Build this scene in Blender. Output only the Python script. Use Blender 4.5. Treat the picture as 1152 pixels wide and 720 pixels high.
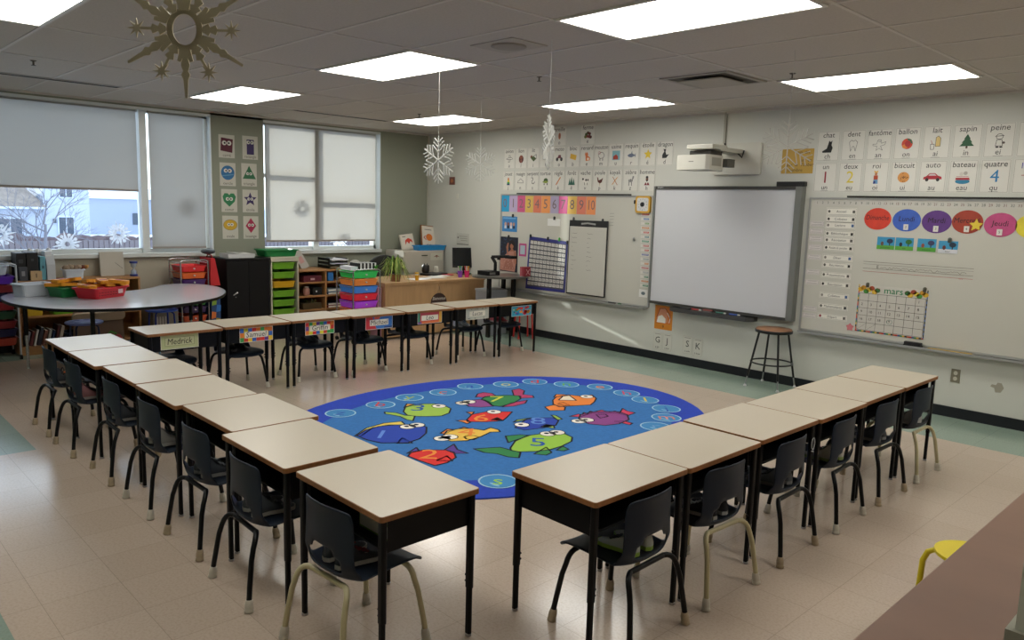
import bpy, math, random
from mathutils import Vector, Matrix
random.seed(7)
R=math.radians; PI=math.pi
SC=bpy.context.scene; COL=SC.collection
for o in list(bpy.data.objects): bpy.data.objects.remove(o)

# ------------------------------------------------------------------ camera, world, sun, exposure
def cam_basis(yaw,pitch,roll):
    f=Vector((math.cos(yaw)*math.cos(pitch),math.sin(yaw)*math.cos(pitch),-math.sin(pitch)))
    r=f.cross(Vector((0,0,1))).normalized(); u=r.cross(f)
    r2=math.cos(roll)*r+math.sin(roll)*u; u2=-math.sin(roll)*r+math.cos(roll)*u
    return r2,u2,f
cd=bpy.data.cameras.new('camera'); cam=bpy.data.objects.new('camera',cd); COL.objects.link(cam)
r_,u_,f_=cam_basis(2.3755,0.145,0.0301)
M=Matrix((r_,u_,-f_)).transposed().to_4x4(); M.translation=Vector((9.5055,-7.2772,1.6861))
cam.matrix_world=M; cd.sensor_width=36; cd.lens=866.25/1152*36; cd.clip_start=.05; cd.clip_end=400
SC.camera=cam
SC.view_settings.view_transform='Standard'; SC.view_settings.look='None'
SC.view_settings.gamma=1; SC.view_settings.use_curve_mapping=False
SC.view_settings.exposure=0.13
PANEL=9.0; SUN=5.0; SKY=2.9
w=bpy.data.worlds.new('sky'); SC.world=w; w.use_nodes=True
nt=w.node_tree; bg=nt.nodes['Background']
tc=nt.nodes.new('ShaderNodeTexCoord'); sx=nt.nodes.new('ShaderNodeSeparateXYZ'); cr=nt.nodes.new('ShaderNodeValToRGB')
nt.links.new(tc.outputs['Generated'],sx.inputs[0]); nt.links.new(sx.outputs['Z'],cr.inputs[0]); nt.links.new(cr.outputs[0],bg.inputs[0])
cr.color_ramp.elements[0].color=(.93,.95,1,1); cr.color_ramp.elements[1].color=(.62,.76,.98,1); cr.color_ramp.elements[1].position=.6
bg.inputs[1].default_value=SKY
sd=bpy.data.lights.new('sun','SUN'); sd.energy=SUN; sd.angle=R(.6); sd.color=(1,.96,.90)
sun=bpy.data.objects.new('sun',sd); COL.objects.link(sun)
EL=R(13); AZ=R(17)
sun.rotation_euler=Vector((math.cos(EL)*math.cos(AZ),math.cos(EL)*math.sin(AZ),-math.sin(EL))).to_track_quat('-Z','Y').to_euler()
sun.location=(-20,-4,12)

# ------------------------------------------------------------------ materials
def lin(h):
    if isinstance(h,str):
        h=h.lstrip('#'); c=[int(h[i:i+2],16)/255 for i in (0,2,4)]
    else: c=h
    return tuple(x/12.92 if x<=.04045 else ((x+.055)/1.055)**2.4 for x in c)+(1,)
MATS={}
def mat(h,rough=.6,metal=0,emit=0,spec=.5,alpha=None,trans=0,noise=None,coat=0):
    key=(h,rough,metal,emit,spec,alpha,trans,noise,coat)
    if key in MATS: return MATS[key]
    m=bpy.data.materials.new('m_'+str(h).strip('#')); m.use_nodes=True; b=m.node_tree.nodes['Principled BSDF']
    b.inputs['Base Color'].default_value=lin(h); b.inputs['Roughness'].default_value=rough; b.inputs['Metallic'].default_value=metal
    b.inputs['Specular IOR Level'].default_value=spec
    if coat: b.inputs['Coat Weight'].default_value=coat; b.inputs['Coat Roughness'].default_value=.08
    if emit: b.inputs['Emission Color'].default_value=lin(h); b.inputs['Emission Strength'].default_value=emit
    if trans: b.inputs['Transmission Weight'].default_value=trans
    if alpha is not None: b.inputs['Alpha'].default_value=alpha
    if noise:
        n=m.node_tree.nodes.new('ShaderNodeTexNoise'); n.inputs['Scale'].default_value=noise[0]; n.inputs['Detail'].default_value=5
        t=m.node_tree.nodes.new('ShaderNodeTexCoord'); mp=m.node_tree.nodes.new('ShaderNodeMapping'); mp.inputs['Scale'].default_value=noise[2] if len(noise)>2 else (1,1,1)
        m.node_tree.links.new(t.outputs['Object'],mp.inputs[0]); m.node_tree.links.new(mp.outputs[0],n.inputs[0])
        r=m.node_tree.nodes.new('ShaderNodeValToRGB'); c=lin(h); k=noise[1]
        r.color_ramp.elements[0].position=.3; r.color_ramp.elements[1].position=.7
        r.color_ramp.elements[0].color=tuple(x*(1-k) for x in c[:3])+(1,); r.color_ramp.elements[1].color=tuple(min(1,x*(1+k)) for x in c[:3])+(1,)
        m.node_tree.links.new(n.outputs[0],r.inputs[0]); m.node_tree.links.new(r.outputs[0],b.inputs['Base Color'])
    MATS[key]=m; return m

# ------------------------------------------------------------------ builders
def tag(o,label=None,cat=None,group=None,kind=None):
    if label: o['label']=label
    if cat: o['category']=cat
    if group: o['group']=group
    if kind: o['kind']=kind
    return o
def thing(name,label,cat,loc=(0,0,0),rz=0,group=None):
    o=bpy.data.objects.new(name,None); COL.objects.link(o); o.location=loc; o.rotation_euler=(0,0,rz); o.empty_display_size=.05
    return tag(o,label,cat,group)
def dup(o,parent=None):
    c=o.copy(); COL.objects.link(c)
    if parent is not None: c.parent=parent
    for ch in o.children: dup(ch,c)
    return c
class MB:
    def __init__(s): s.v=[];s.f=[];s.m=[];s.sm=[];s.mats=[]
    def mi(s,m):
        if m not in s.mats: s.mats.append(m)
        return s.mats.index(m)
    def add(s,vs,fs,m,smooth=False,T=None):
        o=len(s.v); k=s.mi(m)
        for p in vs:
            p=Vector(p)
            if T: p=T@p
            s.v.append(tuple(p))
        for f in fs: s.f.append(tuple(i+o for i in f)); s.m.append(k); s.sm.append(smooth)
        return s
    def box(s,a,b,m,T=None):
        (x0,y0,z0),(x1,y1,z1)=a,b
        vs=[(x0,y0,z0),(x1,y0,z0),(x1,y1,z0),(x0,y1,z0),(x0,y0,z1),(x1,y0,z1),(x1,y1,z1),(x0,y1,z1)]
        return s.add(vs,[(3,2,1,0),(4,5,6,7),(0,1,5,4),(1,2,6,5),(2,3,7,6),(3,0,4,7)],m,False,T)
    def prism(s,poly,z0,z1,m,T=None,mside=None,smooth=False):
        n=len(poly); vs=[(x,y,z0) for x,y in poly]+[(x,y,z1) for x,y in poly]
        s.add(vs,[tuple(range(n-1,-1,-1)),tuple(range(n,2*n))],m,False,T)
        return s.add(vs,[(i,(i+1)%n,n+(i+1)%n,n+i) for i in range(n)],mside or m,smooth,T)
    def taper(s,poly,z0,z1,k,m,T=None):   # prism whose bottom is scaled by k
        cx=sum(p[0] for p in poly)/len(poly); cy=sum(p[1] for p in poly)/len(poly); n=len(poly)
        vs=[(cx+(x-cx)*k,cy+(y-cy)*k,z0) for x,y in poly]+[(x,y,z1) for x,y in poly]
        return s.add(vs,[tuple(range(n-1,-1,-1)),tuple(range(n,2*n))]+[(i,(i+1)%n,n+(i+1)%n,n+i) for i in range(n)],m,False,T)
    def tube(s,path,r,m,seg=10,T=None,cap=True,closed=False):
        P=[Vector(p) for p in path]; n=len(P); vs=[];fs=[]
        up=None
        for i,p in enumerate(P):
            if closed: t=(P[(i+1)%n]-P[i-1]).normalized()
            else: t=((P[min(i+1,n-1)]-P[max(i-1,0)])).normalized()
            if up is None: up=Vector((0,0,1)) if abs(t.z)<.9 else Vector((1,0,0))
            a=t.cross(up).normalized(); b=a.cross(t).normalized(); up=b
            rr=r[i] if isinstance(r,(list,tuple)) else r
            for j in range(seg):
                th=2*PI*j/seg; vs.append(p+rr*(math.cos(th)*a+math.sin(th)*b))
        for i in range(n if closed else n-1):
            i2=(i+1)%n
            for j in range(seg): fs.append((i*seg+j,i2*seg+j,i2*seg+(j+1)%seg,i*seg+(j+1)%seg))
        s.add(vs,fs,m,True,T)
        if cap and not closed:
            s.add(vs[:seg],[tuple(range(seg))],m,False,T); s.add(vs[-seg:],[tuple(range(seg-1,-1,-1))],m,False,T)
        return s
    def lathe(s,prof,m,seg=24,T=None,sx=1,sy=1):
        vs=[];fs=[];n=len(prof)
        for r,z in prof:
            for j in range(seg): th=2*PI*j/seg; vs.append((r*sx*math.cos(th),r*sy*math.sin(th),z))
        for i in range(n-1):
            for j in range(seg): fs.append((i*seg+j,i*seg+(j+1)%seg,(i+1)*seg+(j+1)%seg,(i+1)*seg+j))
        s.add(vs,fs,m,True,T)
        if prof[0][0]>1e-4: s.add(vs[:seg],[tuple(range(seg-1,-1,-1))],m,False,T)
        if prof[-1][0]>1e-4: s.add(vs[-seg:],[tuple(range(seg))],m,False,T)
        return s
    def ball(s,c,r,m,seg=14,T=None):
        if not isinstance(r,(tuple,list)): r=(r,r,r)
        prof=[(max(math.sin(PI*i/8),1e-5),-math.cos(PI*i/8)) for i in range(9)]
        TT=Matrix.Translation(c)@Matrix.Diagonal((r[0],r[1],r[2],1))
        return s.lathe(prof,m,seg,(T@TT) if T else TT)
    def build(s,name,parent=None,loc=(0,0,0),rot=(0,0,0),label=None,cat=None,group=None,kind=None,bevel=0):
        me=bpy.data.meshes.new(name); me.from_pydata(s.v,[],s.f)
        for m in s.mats: me.materials.append(m)
        me.polygons.foreach_set('material_index',s.m); me.polygons.foreach_set('use_smooth',s.sm); me.update()
        o=bpy.data.objects.new(name,me); COL.objects.link(o); o.location=loc; o.rotation_euler=rot
        if parent is not None: o.parent=parent
        if bevel:
            b=o.modifiers.new('bevel','BEVEL'); b.width=bevel; b.segments=2; b.limit_method='ANGLE'
        return tag(o,label,cat,group,kind)
def bx(name,a,b,m,parent=None,bevel=0,**k): return MB().box(a,b,m).build(name,parent,bevel=bevel,**k)
def rrect(w,h,r,n=4,cx=0,cy=0):
    P=[]
    for sx,sy,a0 in ((1,1,0),(-1,1,90),(-1,-1,180),(1,-1,270)):
        for i in range(n+1):
            a=R(a0+90*i/n); P.append((cx+sx*(w/2-r)+r*math.cos(a),cy+sy*(h/2-r)+r*math.sin(a)))
    return P
def ell(cx,cy,rx,ry,n=24): return [(cx+rx*math.cos(2*PI*i/n),cy+ry*math.sin(2*PI*i/n)) for i in range(n)]
def star(cx,cy,ro,ri,n=5,a0=90): return [(cx+(ro if i%2==0 else ri)*math.cos(R(a0+180*i/n)),cy+(ro if i%2==0 else ri)*math.sin(R(a0+180*i/n))) for i in range(2*n)]

_TX={}
def text_geo(t):
    if t in _TX: return _TX[t]
    c=bpy.data.curves.new('t','FONT'); c.body=t; c.size=1; c.resolution_u=2; c.align_x='CENTER'; c.align_y='CENTER'
    o=bpy.data.objects.new('t',c); COL.objects.link(o); dg=bpy.context.evaluated_depsgraph_get()
    me=bpy.data.meshes.new_from_object(o.evaluated_get(dg))
    vs=[(v.co.x,v.co.y) for v in me.vertices]; fs=[tuple(p.vertices) for p in me.polygons]
    bpy.data.objects.remove(o); bpy.data.curves.remove(c); bpy.data.meshes.remove(me)
    _TX[t]=(vs,fs); return _TX[t]
class Art(MB):
    """flat printed things: shapes laid in thin layers on a real sheet; u to the right, v up, n out"""
    def __init__(s,O,u=(1,0,0),v=(0,0,1),t=.002,step=.0007):
        super().__init__(); s.O=Vector(O); s.u=Vector(u); s.vv=Vector(v); s.n=s.u.cross(s.vv); s.t=t; s.step=step
    def p3(s,x,y,h): return s.u*x+s.vv*y+s.n*h
    def poly(s,pts,m,l=1):
        if isinstance(m,str): m=mat(m,.55)
        a=sum(pts[i][0]*pts[(i+1)%len(pts)][1]-pts[(i+1)%len(pts)][0]*pts[i][1] for i in range(len(pts)))
        if a<0: pts=pts[::-1]
        h=s.t+l*s.step
        s.add([s.p3(x,y,h) for x,y in pts],[tuple(range(len(pts)))],m); return s
    def sheet(s,pts,m):
        if isinstance(m,str): m=mat(m,.55)
        a=sum(pts[i][0]*pts[(i+1)%len(pts)][1]-pts[(i+1)%len(pts)][0]*pts[i][1] for i in range(len(pts)))
        if a<0: pts=pts[::-1]
        n=len(pts); vs=[s.p3(x,y,0) for x,y in pts]+[s.p3(x,y,s.t) for x,y in pts]
        s.add(vs,[tuple(range(n-1,-1,-1)),tuple(range(n,2*n))]+[(i,(i+1)%n,n+(i+1)%n,n+i) for i in range(n)],m); return s
    def rect(s,x0,y0,x1,y1,m,l=1): return s.poly([(x0,y0),(x1,y0),(x1,y1),(x0,y1)],m,l)
    def line(s,pts,w,m,l=2,closed=False):
        if isinstance(m,str): m=mat(m,.55)
        n=len(pts); h=s.t+l*s.step; vs=[];fs=[]
        for i in range(n if closed else n-1):
            a=Vector(pts[i]);b=Vector(pts[(i+1)%n]);d=b-a
            if d.length<1e-6: continue
            d.normalize(); q=Vector((-d.y,d.x))*w/2; e=d*w*.3; k=len(vs)
            for c in (a-q-e,b-q+e,b+q+e,a+q-e): vs.append(s.p3(c.x,c.y,h))
            fs.append((k,k+1,k+2,k+3))
        s.add(vs,fs,m); return s
    def text(s,t,cx,cy,size,m='222222',l=3,maxw=None,ang=0,italic=0):
        if isinstance(m,str): m=mat(m,.55)
        vs,fs=text_geo(t)
        if not vs: return s
        w=max(v[0] for v in vs)-min(v[0] for v in vs); k=size; kx=size
        if maxw and w*k>maxw: kx=maxw/w
        ca,sa=math.cos(ang),math.sin(ang); h=s.t+l*s.step
        out=[]
        for x,y in vs:
            x=x*kx+italic*y*k; y=y*k; out.append(s.p3(cx+x*ca-y*sa,cy+x*sa+y*ca,h))
        s.add(out,fs,m); return s
    def build(s,name,parent=None,**k):
        k.setdefault('loc',tuple(s.O)); return super().build(name,parent,**k)
    def put(s,name,parent=None,**k): return s.build(name,parent,loc=tuple(s.O),**k)
WU=((1,0,0),(0,0,1))      # board wall
GU=((0,1,0),(0,0,1))      # window wall / things facing +x
# ------------------------------------------------------------------ the room shell
CH=2.734; X1=10.9; Y1=-8.7
def floor_mat(name,c,c2):
    m=bpy.data.materials.new(name); m.use_nodes=True; N=m.node_tree.nodes; Lk=m.node_tree.links; b=N['Principled BSDF']
    t=N.new('ShaderNodeTexCoord'); br=N.new('ShaderNodeTexBrick'); br.offset=0; br.squash=1
    mp=N.new('ShaderNodeMapping'); mp.inputs['Location'].default_value=(.06,.19,0); Lk.new(t.outputs['Object'],mp.inputs[0])
    Lk.new(mp.outputs[0],br.inputs[0])
    for k,v in (('Scale',1),('Mortar Size',.0013),('Brick Width',.3048),('Row Height',.3048),('Mortar Smooth',.4),('Bias',0)): br.inputs[k].default_value=v
    br.inputs['Color1'].default_value=lin(c); br.inputs['Color2'].default_value=lin(c2); br.inputs['Mortar'].default_value=tuple(x*.62 for x in lin(c)[:3])+(1,)
    n=N.new('ShaderNodeTexNoise'); n.inputs['Scale'].default_value=90; n.inputs['Detail'].default_value=4; Lk.new(t.outputs['Object'],n.inputs[0])
    r=N.new('ShaderNodeValToRGB'); r.color_ramp.elements[0].position=.36; r.color_ramp.elements[1].position=.56
    r.color_ramp.elements[0].color=(.90,.89,.88,1); r.color_ramp.elements[1].color=(1,1,1,1); Lk.new(n.outputs[0],r.inputs[0])
    mx=N.new('ShaderNodeMixRGB'); mx.blend_type='MULTIPLY'; mx.inputs[0].default_value=1
    Lk.new(br.outputs[0],mx.inputs[1]); Lk.new(r.outputs[0],mx.inputs[2]); Lk.new(mx.outputs[0],b.inputs['Base Color'])
    b.inputs['Roughness'].default_value=.17; b.inputs['Specular IOR Level'].default_value=.6
    n2=N.new('ShaderNodeTexNoise'); n2.inputs['Scale'].default_value=3.2; Lk.new(t.outputs['Object'],n2.inputs[0])
    bp=N.new('ShaderNodeBump'); bp.inputs['Strength'].default_value=.05; bp.inputs['Distance'].default_value=.02; Lk.new(n2.outputs[0],bp.inputs['Height']); Lk.new(bp.outputs[0],b.inputs['Normal'])
    return m
FB=floor_mat('beige_tile','bdab9a','b9a796'); FG=floor_mat('green_tile','8c9d8f','889a8c')
mb=MB()
def fl(x0,y0,x1,y1,m): mb.add([(x0,y0,0),(x1,y0,0),(x1,y1,0),(x0,y1,0)],[(0,1,2,3)],m)
fl(0,-.81,X1,0,FG); fl(0,-6.12,.52,-.81,FG); fl(.52,-6.12,X1,-.81,FB)
fl(0,Y1,3.78,-6.12,FG); fl(3.78,-6.73,X1,-6.12,FB); fl(3.78,Y1,X1,-6.73,FG)
mb.build('floor',kind='structure')
bx('floor_slab',(-.2,Y1-.1,-.2),(X1+.1,.1,-.001),mat('6a655c'),kind='structure')

ceil_m=mat('bdb6ad',.9,noise=(60,.05))
mb=MB().box((0,Y1,CH),(X1,0,CH+.1),ceil_m); mb.build('ceiling',kind='structure')
gm=mat('c9c3bb',.6)
mb=MB(); x=1.12-1.315
gx=[1.12+1.315*k for k in range(-0,8)]; gy=[-.838-.6375*k for k in range(-1,13)]
for x in gx: mb.box((x-.011,Y1,CH-.004),(x+.011,0,CH+.001),gm)
for y in gy: mb.box((0,y-.011,CH-.0035),(X1,y+.011,CH+.001),gm)
mb.box((0,-.02,CH-.02),(X1,0,CH),gm); mb.box((0,Y1,CH-.02),(.02,0,CH),gm)
mb.build('ceiling_grid',kind='structure')

cream=mat('c8c8be',.5); green=mat('8d9080',.7); low=mat('a9a290',.6)
WT=.22
mb=MB()   # window wall, green piers, header
mb.box((-WT,-8.8,1.0),(0,-6.85,CH),green).box((-WT,-3.32,1.0),(0,-2.64,CH),green).box((-WT,-.86,1.0),(0,.1,CH),green).box((-WT,-6.85,2.69),(0,-.86,CH),green)
mb.build('wall_window',kind='structure')
bx('wall_window_lower',(-WT,-8.8,-.2),(0,-3.32,1.0),low,kind='structure')
bx('wall_window_side',(-WT,-3.32,-.2),(0,.1,1.0),green,kind='structure')
bx('wall_board',(-.2,0,-.2),(X1+.1,.15,CH),cream,kind='structure')
bx('wall_back',(-.2,Y1-.1,-.2),(X1+.1,Y1,CH),cream,kind='structure')
bx('wall_right',(X1,Y1-.1,-.2),(X1+.1,.15,CH),cream,kind='structure')
bb=mat('14161c',.35)
bx('baseboard_board',(0,-.012,0),(X1,0,.092),bb,kind='structure')
bx('baseboard_window',(0,Y1,0),(.012,-.012,.092),bb,kind='structure')
# corner trim strip
bx('trim_1',(0,-.012,.1),(.015,0,CH-.02),mat('b9b8a8'),kind='structure')

# ------------------------------------------------------------------ windows, sill, blinds
alu=mat('d9dedd',.35); sillm=mat('c8ccc8',.4)
def glass_mat():
    m=bpy.data.materials.new('window_glass'); m.use_nodes=True; N=m.node_tree.nodes; Lk=m.node_tree.links
    for n in list(N): N.remove(n)
    o=N.new('ShaderNodeOutputMaterial'); t=N.new('ShaderNodeBsdfTransparent'); g=N.new('ShaderNodeBsdfGlossy'); g.inputs['Roughness'].default_value=.02
    f=N.new('ShaderNodeFresnel'); f.inputs[0].default_value=1.3; mx=N.new('ShaderNodeMixShader'); t.inputs[0].default_value=(.93,.97,.97,1)
    Lk.new(f.outputs[0],mx.inputs[0]); Lk.new(t.outputs[0],mx.inputs[1]); Lk.new(g.outputs[0],mx.inputs[2]); Lk.new(mx.outputs[0],o.inputs[0]); return m
GL=glass_mat()
def window(n,y0,y1,z0,z1,mull,split=None):
    r=thing('window_%d'%n,None,None,(-.15,(y0+y1)/2,z0)); r['kind']='structure'; c=(y0+y1)/2; h=z1-z0
    def L(y): return y-c
    mb=MB(); f=.045
    mb.box((-.05,L(y0),0),(.05,L(y0)+f,h),alu).box((-.05,L(y1)-f,0),(.05,L(y1),h),alu).box((-.05,L(y0),0),(.05,L(y1),f),alu).box((-.05,L(y0),h-f),(.05,L(y1),h),alu)
    mb.build('frame',r)
    for m_ in mull: bx('mullion',(-.055,L(m_)-.04,0),(.09,L(m_)+.04,h),alu,r)
    for a,b,z in (split or []): bx('transom',(-.04,L(a),z),(.04,L(b),z+.05),alu,r)
    MB().box((-.004,L(y0)+.02,.02),(.004,L(y1)-.02,h-.02),GL).build('pane',r)
    return r
window(1,-6.85,-3.32,1.03,2.69,[-4.09],[(-6.85,-4.09,.0)])
window(2,-2.64,-.86,1.03,2.69,[-1.86],[(-1.86,-.86,.62),(-2.64,-1.86,.95)])
bx('trim_2',(-.2,-6.85,.985),(.055,-3.32,1.03),sillm,kind='structure',bevel=.004)
bx('trim_3',(-.2,-2.64,.985),(.055,-.86,1.03),sillm,kind='structure',bevel=.004)
bx('trim_4',(-.2,-3.33,1.03),(.004,-3.318,2.69),alu,kind='structure')
bx('trim_5',(-.2,-.868,1.03),(.004,-.856,2.69),alu,kind='structure')
bx('trim_6',(-.02,-6.85,2.665),(.004,-3.32,2.695),alu,kind='structure')
bx('trim_7',(-.02,-2.64,2.665),(.004,-.86,2.695),alu,kind='structure')
def blind_mat():
    m=bpy.data.materials.new('blind_fabric'); m.use_nodes=True; N=m.node_tree.nodes; Lk=m.node_tree.links
    for n in list(N): N.remove(n)
    o=N.new('ShaderNodeOutputMaterial'); d=N.new('ShaderNodeBsdfDiffuse'); t=N.new('ShaderNodeBsdfTranslucent'); mx=N.new('ShaderNodeMixShader'); mx.inputs[0].default_value=.62
    d.inputs[0].default_value=lin('b9b5ac'); t.inputs[0].default_value=lin('d2cec8')
    tr=N.new('ShaderNodeBsdfTransparent'); m2=N.new('ShaderNodeMixShader'); m2.inputs[0].default_value=.05
    Lk.new(d.outputs[0],mx.inputs[1]); Lk.new(t.outputs[0],mx.inputs[2]); Lk.new(mx.outputs[0],m2.inputs[1]); Lk.new(tr.outputs[0],m2.inputs[2]); Lk.new(m2.outputs[0],o.inputs[0]); return m
BL=blind_mat(); hem=mat('9b928b',.6)
def blind(y0,y1,zb,lab):
    r=thing('roller_blind',lab,'blind',(-.03,(y0+y1)/2,2.66)); w_=(y1-y0)/2; d=zb-2.66
    MB().box((-.0008,-w_,d),(.0008,w_,-.0),BL).build('fabric',r)
    MB().tube([(-.012,-w_,-.0),(-.012,w_,-.0)],.02,BL).build('roller_tube',r)
    MB().box((-.006,-w_,d-.012),(.006,w_,d+.012),hem).build('hem_bar',r)
    MB().tube([(.012,w_+.012,-.02),(.014,w_+.012,-1.2)],.0025,alu,6).build('pull_chain',r)
blind(-6.78,-4.17,1.75,'wide grey roller blind pulled half down over the large left window')
blind(-4.035,-3.40,1.09,'narrow grey roller blind pulled fully down beside the shape cards')
blind(-2.61,-.925,1.155,'white roller blind over the window left of the grey-green corner')

# ------------------------------------------------------------------ outside
snow=mat('e8edf5',.8); bx('snowy_ground',(-140,-70,-3.2),(-1.5,110,-3.0),snow,kind='structure')
hw=mat('a9b2c4',.8); hroof=mat('8b8078',.9,noise=(2,.2)); dk=mat('3d4858',.3); wt=mat('c4cfe4',.6)
h=thing('neighbour_house','pale two-storey house with a patio door seen through the left window','house',(-75,10,-3))
MB().box((-8,1.6,0),(0,5.6,9.5),hw).box((-8,-6,0),(-.3,1.6,3.4),hw).build('wall',h)
MB().add([(.6,-6.2,3.3),(.6,1.9,3.3),(-4,.2,6),(-4,-6.2,6)],[(0,1,2,3)],hroof).add([(.6,1.9,3.3),(-8,1.9,3.3),(-4,.2,6)],[(0,1,2)],hroof).add([(-8,-6.2,3.3),(-8,1.9,3.3),(-4,.2,6),(-4,-6.2,6)],[(3,2,1,0)],hroof).build('roof',h)
MB().box((.5,-6.2,3.2),(.62,1.95,3.4),wt).build('gutter',h)
for n_,a,b in (('window',(0,2.95,4.3),(.1,4.2,5.6)),('patio_door',(0,2.75,.6),(.12,4.2,2.6)),('window',(-.3,-2.2,.6),(-.18,-.1,2.4))):
    f=bx(n_,a,b,wt,h); x_=b[0]; ym=(a[1]+b[1])/2
    MB().box((x_,a[1]+.1,a[2]+.1),(x_+.03,ym-.05,b[2]-.15),dk).box((x_,ym+.05,a[2]+.1),(x_+.03,b[1]-.1,b[2]-.15),dk).build('pane',f)
bx('wall_lamp',(0,2.35,1.9),(.2,2.6,2.3),mat('4a4f58'),h)
h=thing('neighbour_house','second pale house further back, right of the patio-door house','house',(-92,27,-3))
MB().box((-10,-7.4,0),(0,8,4.4),mat('969fb2',.8)).build('wall',h)
MB().add([(.3,-7.6,4.3),(.3,8.2,4.3),(-5,6,5.6),(-5,-5,5.6)],[(0,1,2,3)],snow).add([(.3,-7.6,4.3),(-5,-5,5.6),(-10,-7.6,4.3)],[(0,1,2)],snow).build('roof',h)
MB().box((0,-2,1.2),(.1,-.8,2.6),dk).build('window',h)
h=thing('neighbour_house','low bright house behind the fence of the middle window','house',(-95,58,-3))
MB().box((-8,-18,0),(0,22,3.2),mat('cfd9e8',.8)).build('wall',h); MB().box((-8.5,-19,3.2),(.5,23,3.7),snow).build('roof',h)
h=thing('neighbour_house','unseen tall block added outside to keep sun off the left window','house',(-30,-16.2,-3))  # unseen sun blocker, added so the big left window stays in shade
MB().box((-3,-4,0),(0,3.2,15),hw).build('wall',h); MB().box((-3.2,-4.4,15),(.2,3.3,15.6),hroof).build('roof',h)
fe=thing('wooden_fence','weathered board fence with snow at its foot across the yard','fence',(-45,20,-3))
fm=mat('6c6468',.9); mb=MB(); y=-26
while y<36:
    mb.box((-.02,y,.1),(.02,y+.26,1.78+.05*random.random()),fm); y+=.31
mb.build('boards',fe); MB().box((-.1,-26,.5),(-.03,36,.62),fm).box((-.1,-26,1.4),(-.03,36,1.52),fm).build('rail',fe)
hg=mat('55464a',.95,noise=(3,.3)); mb=MB()
for i in range(60):
    y=-24+i*.95; mb.ball((-1.2,y,1.1),(1,.9+.3*random.random(),.85+.3*random.random()),hg,8)
mb.build('hedge',None,loc=(-45,18,-3),label='bare brown hedge rising just above the fence',cat='hedge')
tw=mat('6a6a74',.9); t=thing('bare_tree','leafless tree in front of the neighbour house at the far left','tree',(-22,-.4,-3))
mb=MB(); mb.tube([(0,0,0),(.1,.1,2),(0,.2,3.6)],[.12,.09,.04],tw,7); mb.build('trunk',t)
mb=MB()
def br(p,d,l,r,k):
    q=p+d*l; mb.tube([p,q],[r,r*.6],tw,5,cap=False)
    if k:
        for _ in range(3):
            dd=(d+Vector((random.uniform(-.7,.7),random.uniform(-.7,.7),random.uniform(-.3,.5)))).normalized(); br(p+d*l*random.uniform(.5,1),dd,l*.72,r*.6,k-1)
for i in range(9): br(Vector((0,.15,1.6+i*.25)),Vector((random.uniform(-.5,.5),random.uniform(-1,1),.5)).normalized(),1.1,.03,4)
mb.build('branches',t)

# ------------------------------------------------------------------ ceiling fittings
pm=mat('fffdf6',.5,emit=PANEL); fr=mat('d8d4cc',.5)
ROWN={0:'nearest the board wall',1:'middle row',2:'back row',3:'rearmost'}
COLN={0:'first column from the windows',1:'second column from the windows',2:'third column from the windows',3:'last column from the windows'}
for i,x in enumerate((1.165,3.80,6.42,9.04)):
    for j,y in enumerate((-1.465,-4.01,-6.58,-8.5)):
        if j==3 or (j==2 and i in(0,3)): continue
        wd=1.22; 
        r=thing('ceiling_light','ceiling light, %s, %s'%(COLN[i],ROWN[j]),'ceiling light',(x+wd/2,y+.305,CH),group='recessed ceiling lights')
        MB().box((-wd/2,-.305,-.009),(wd/2,.305,-.006),pm).build('diffuser',r)
        mb=MB()
        for a,b in (((-wd/2-.022,-.327,-.012),(wd/2+.022,-.305,-.001)),((-wd/2-.022,.305,-.012),(wd/2+.022,.327,-.001)),((-wd/2-.022,-.305,-.012),(-wd/2,.305,-.001)),((wd/2,-.305,-.012),(wd/2+.022,.305,-.001))): mb.box(a,b,fr)
        mb.build('frame',r)
r=thing('air_vent','square ceiling air vent with a dark recessed frame near the projector','vent',(6.03,-1.81,CH))
MB().box((-.3,-.3,-.012),(.3,-.26,0),mat('9a948a')).box((-.3,.26,-.012),(.3,.3,0),mat('9a948a')).box((-.3,-.26,-.012),(-.26,.26,0),mat('9a948a')).box((.26,-.26,-.012),(.3,.26,0),mat('9a948a')).build('frame',r)
bx('recess',(-.26,-.26,-.006),(.26,.26,-.001),mat('4a443c'),r)
bx('plate',(-.19,-.19,-.03),(.19,.19,-.022),mat('a79f92'),r)
r=thing('ceiling_speaker','round flush speaker grille in a square ceiling plate','speaker',(5.68,-3.70,CH))
bx('plate',(-.2,-.16,-.006),(.2,.16,-.001),mat('aaa298'),r)
MB().lathe([(.115,-.001),(.118,-.012),(.1,-.016),(0.001,-.017)],mat('8f887d')).build('grille',r)
for lab,a,b in (('long slot air diffuser in the ceiling above the left window',-6.6,-4.71),('long slot air diffuser in the ceiling above the middle window',-2.78,-1.47)):
    r=thing('slot_diffuser',lab,'air diffuser',(1.07+(.15 if a<-4 else 0),(a+b)/2,CH)); l=(b-a)/2
    bx('frame',(-.06,-l,-.006),(.06,l,-.001),mat('a39d95'),r); 
    for k in (-.025,.015): bx('slot',(k,-l+.02,-.009),(k+.014,l-.02,-.005),mat('3b3833'),r)
for lab,x,y in (('small ceiling sprinkler head over the round-ended table',2.218,-5.66),('small ceiling sprinkler head beside the far left light',2.045,-1.70),('tiny dark sprinkler cap in the middle of the ceiling',5.0,-2.72),('small sprinkler head beside the air vent and the right light',6.636,-1.70)):
    r=thing('sprinkler',lab,'sprinkler',(x,y,CH)); MB().lathe([(.025,0),(.02,-.006),(.007,-.008),(.007,-.028),(.006,-.034)],mat('6f6a60',.4,.6),12).build('body',r)
    MB().lathe([(.018,-.036),(.018,-.039)],mat('55504a',.4,.6),12).build('deflector',r)
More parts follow.
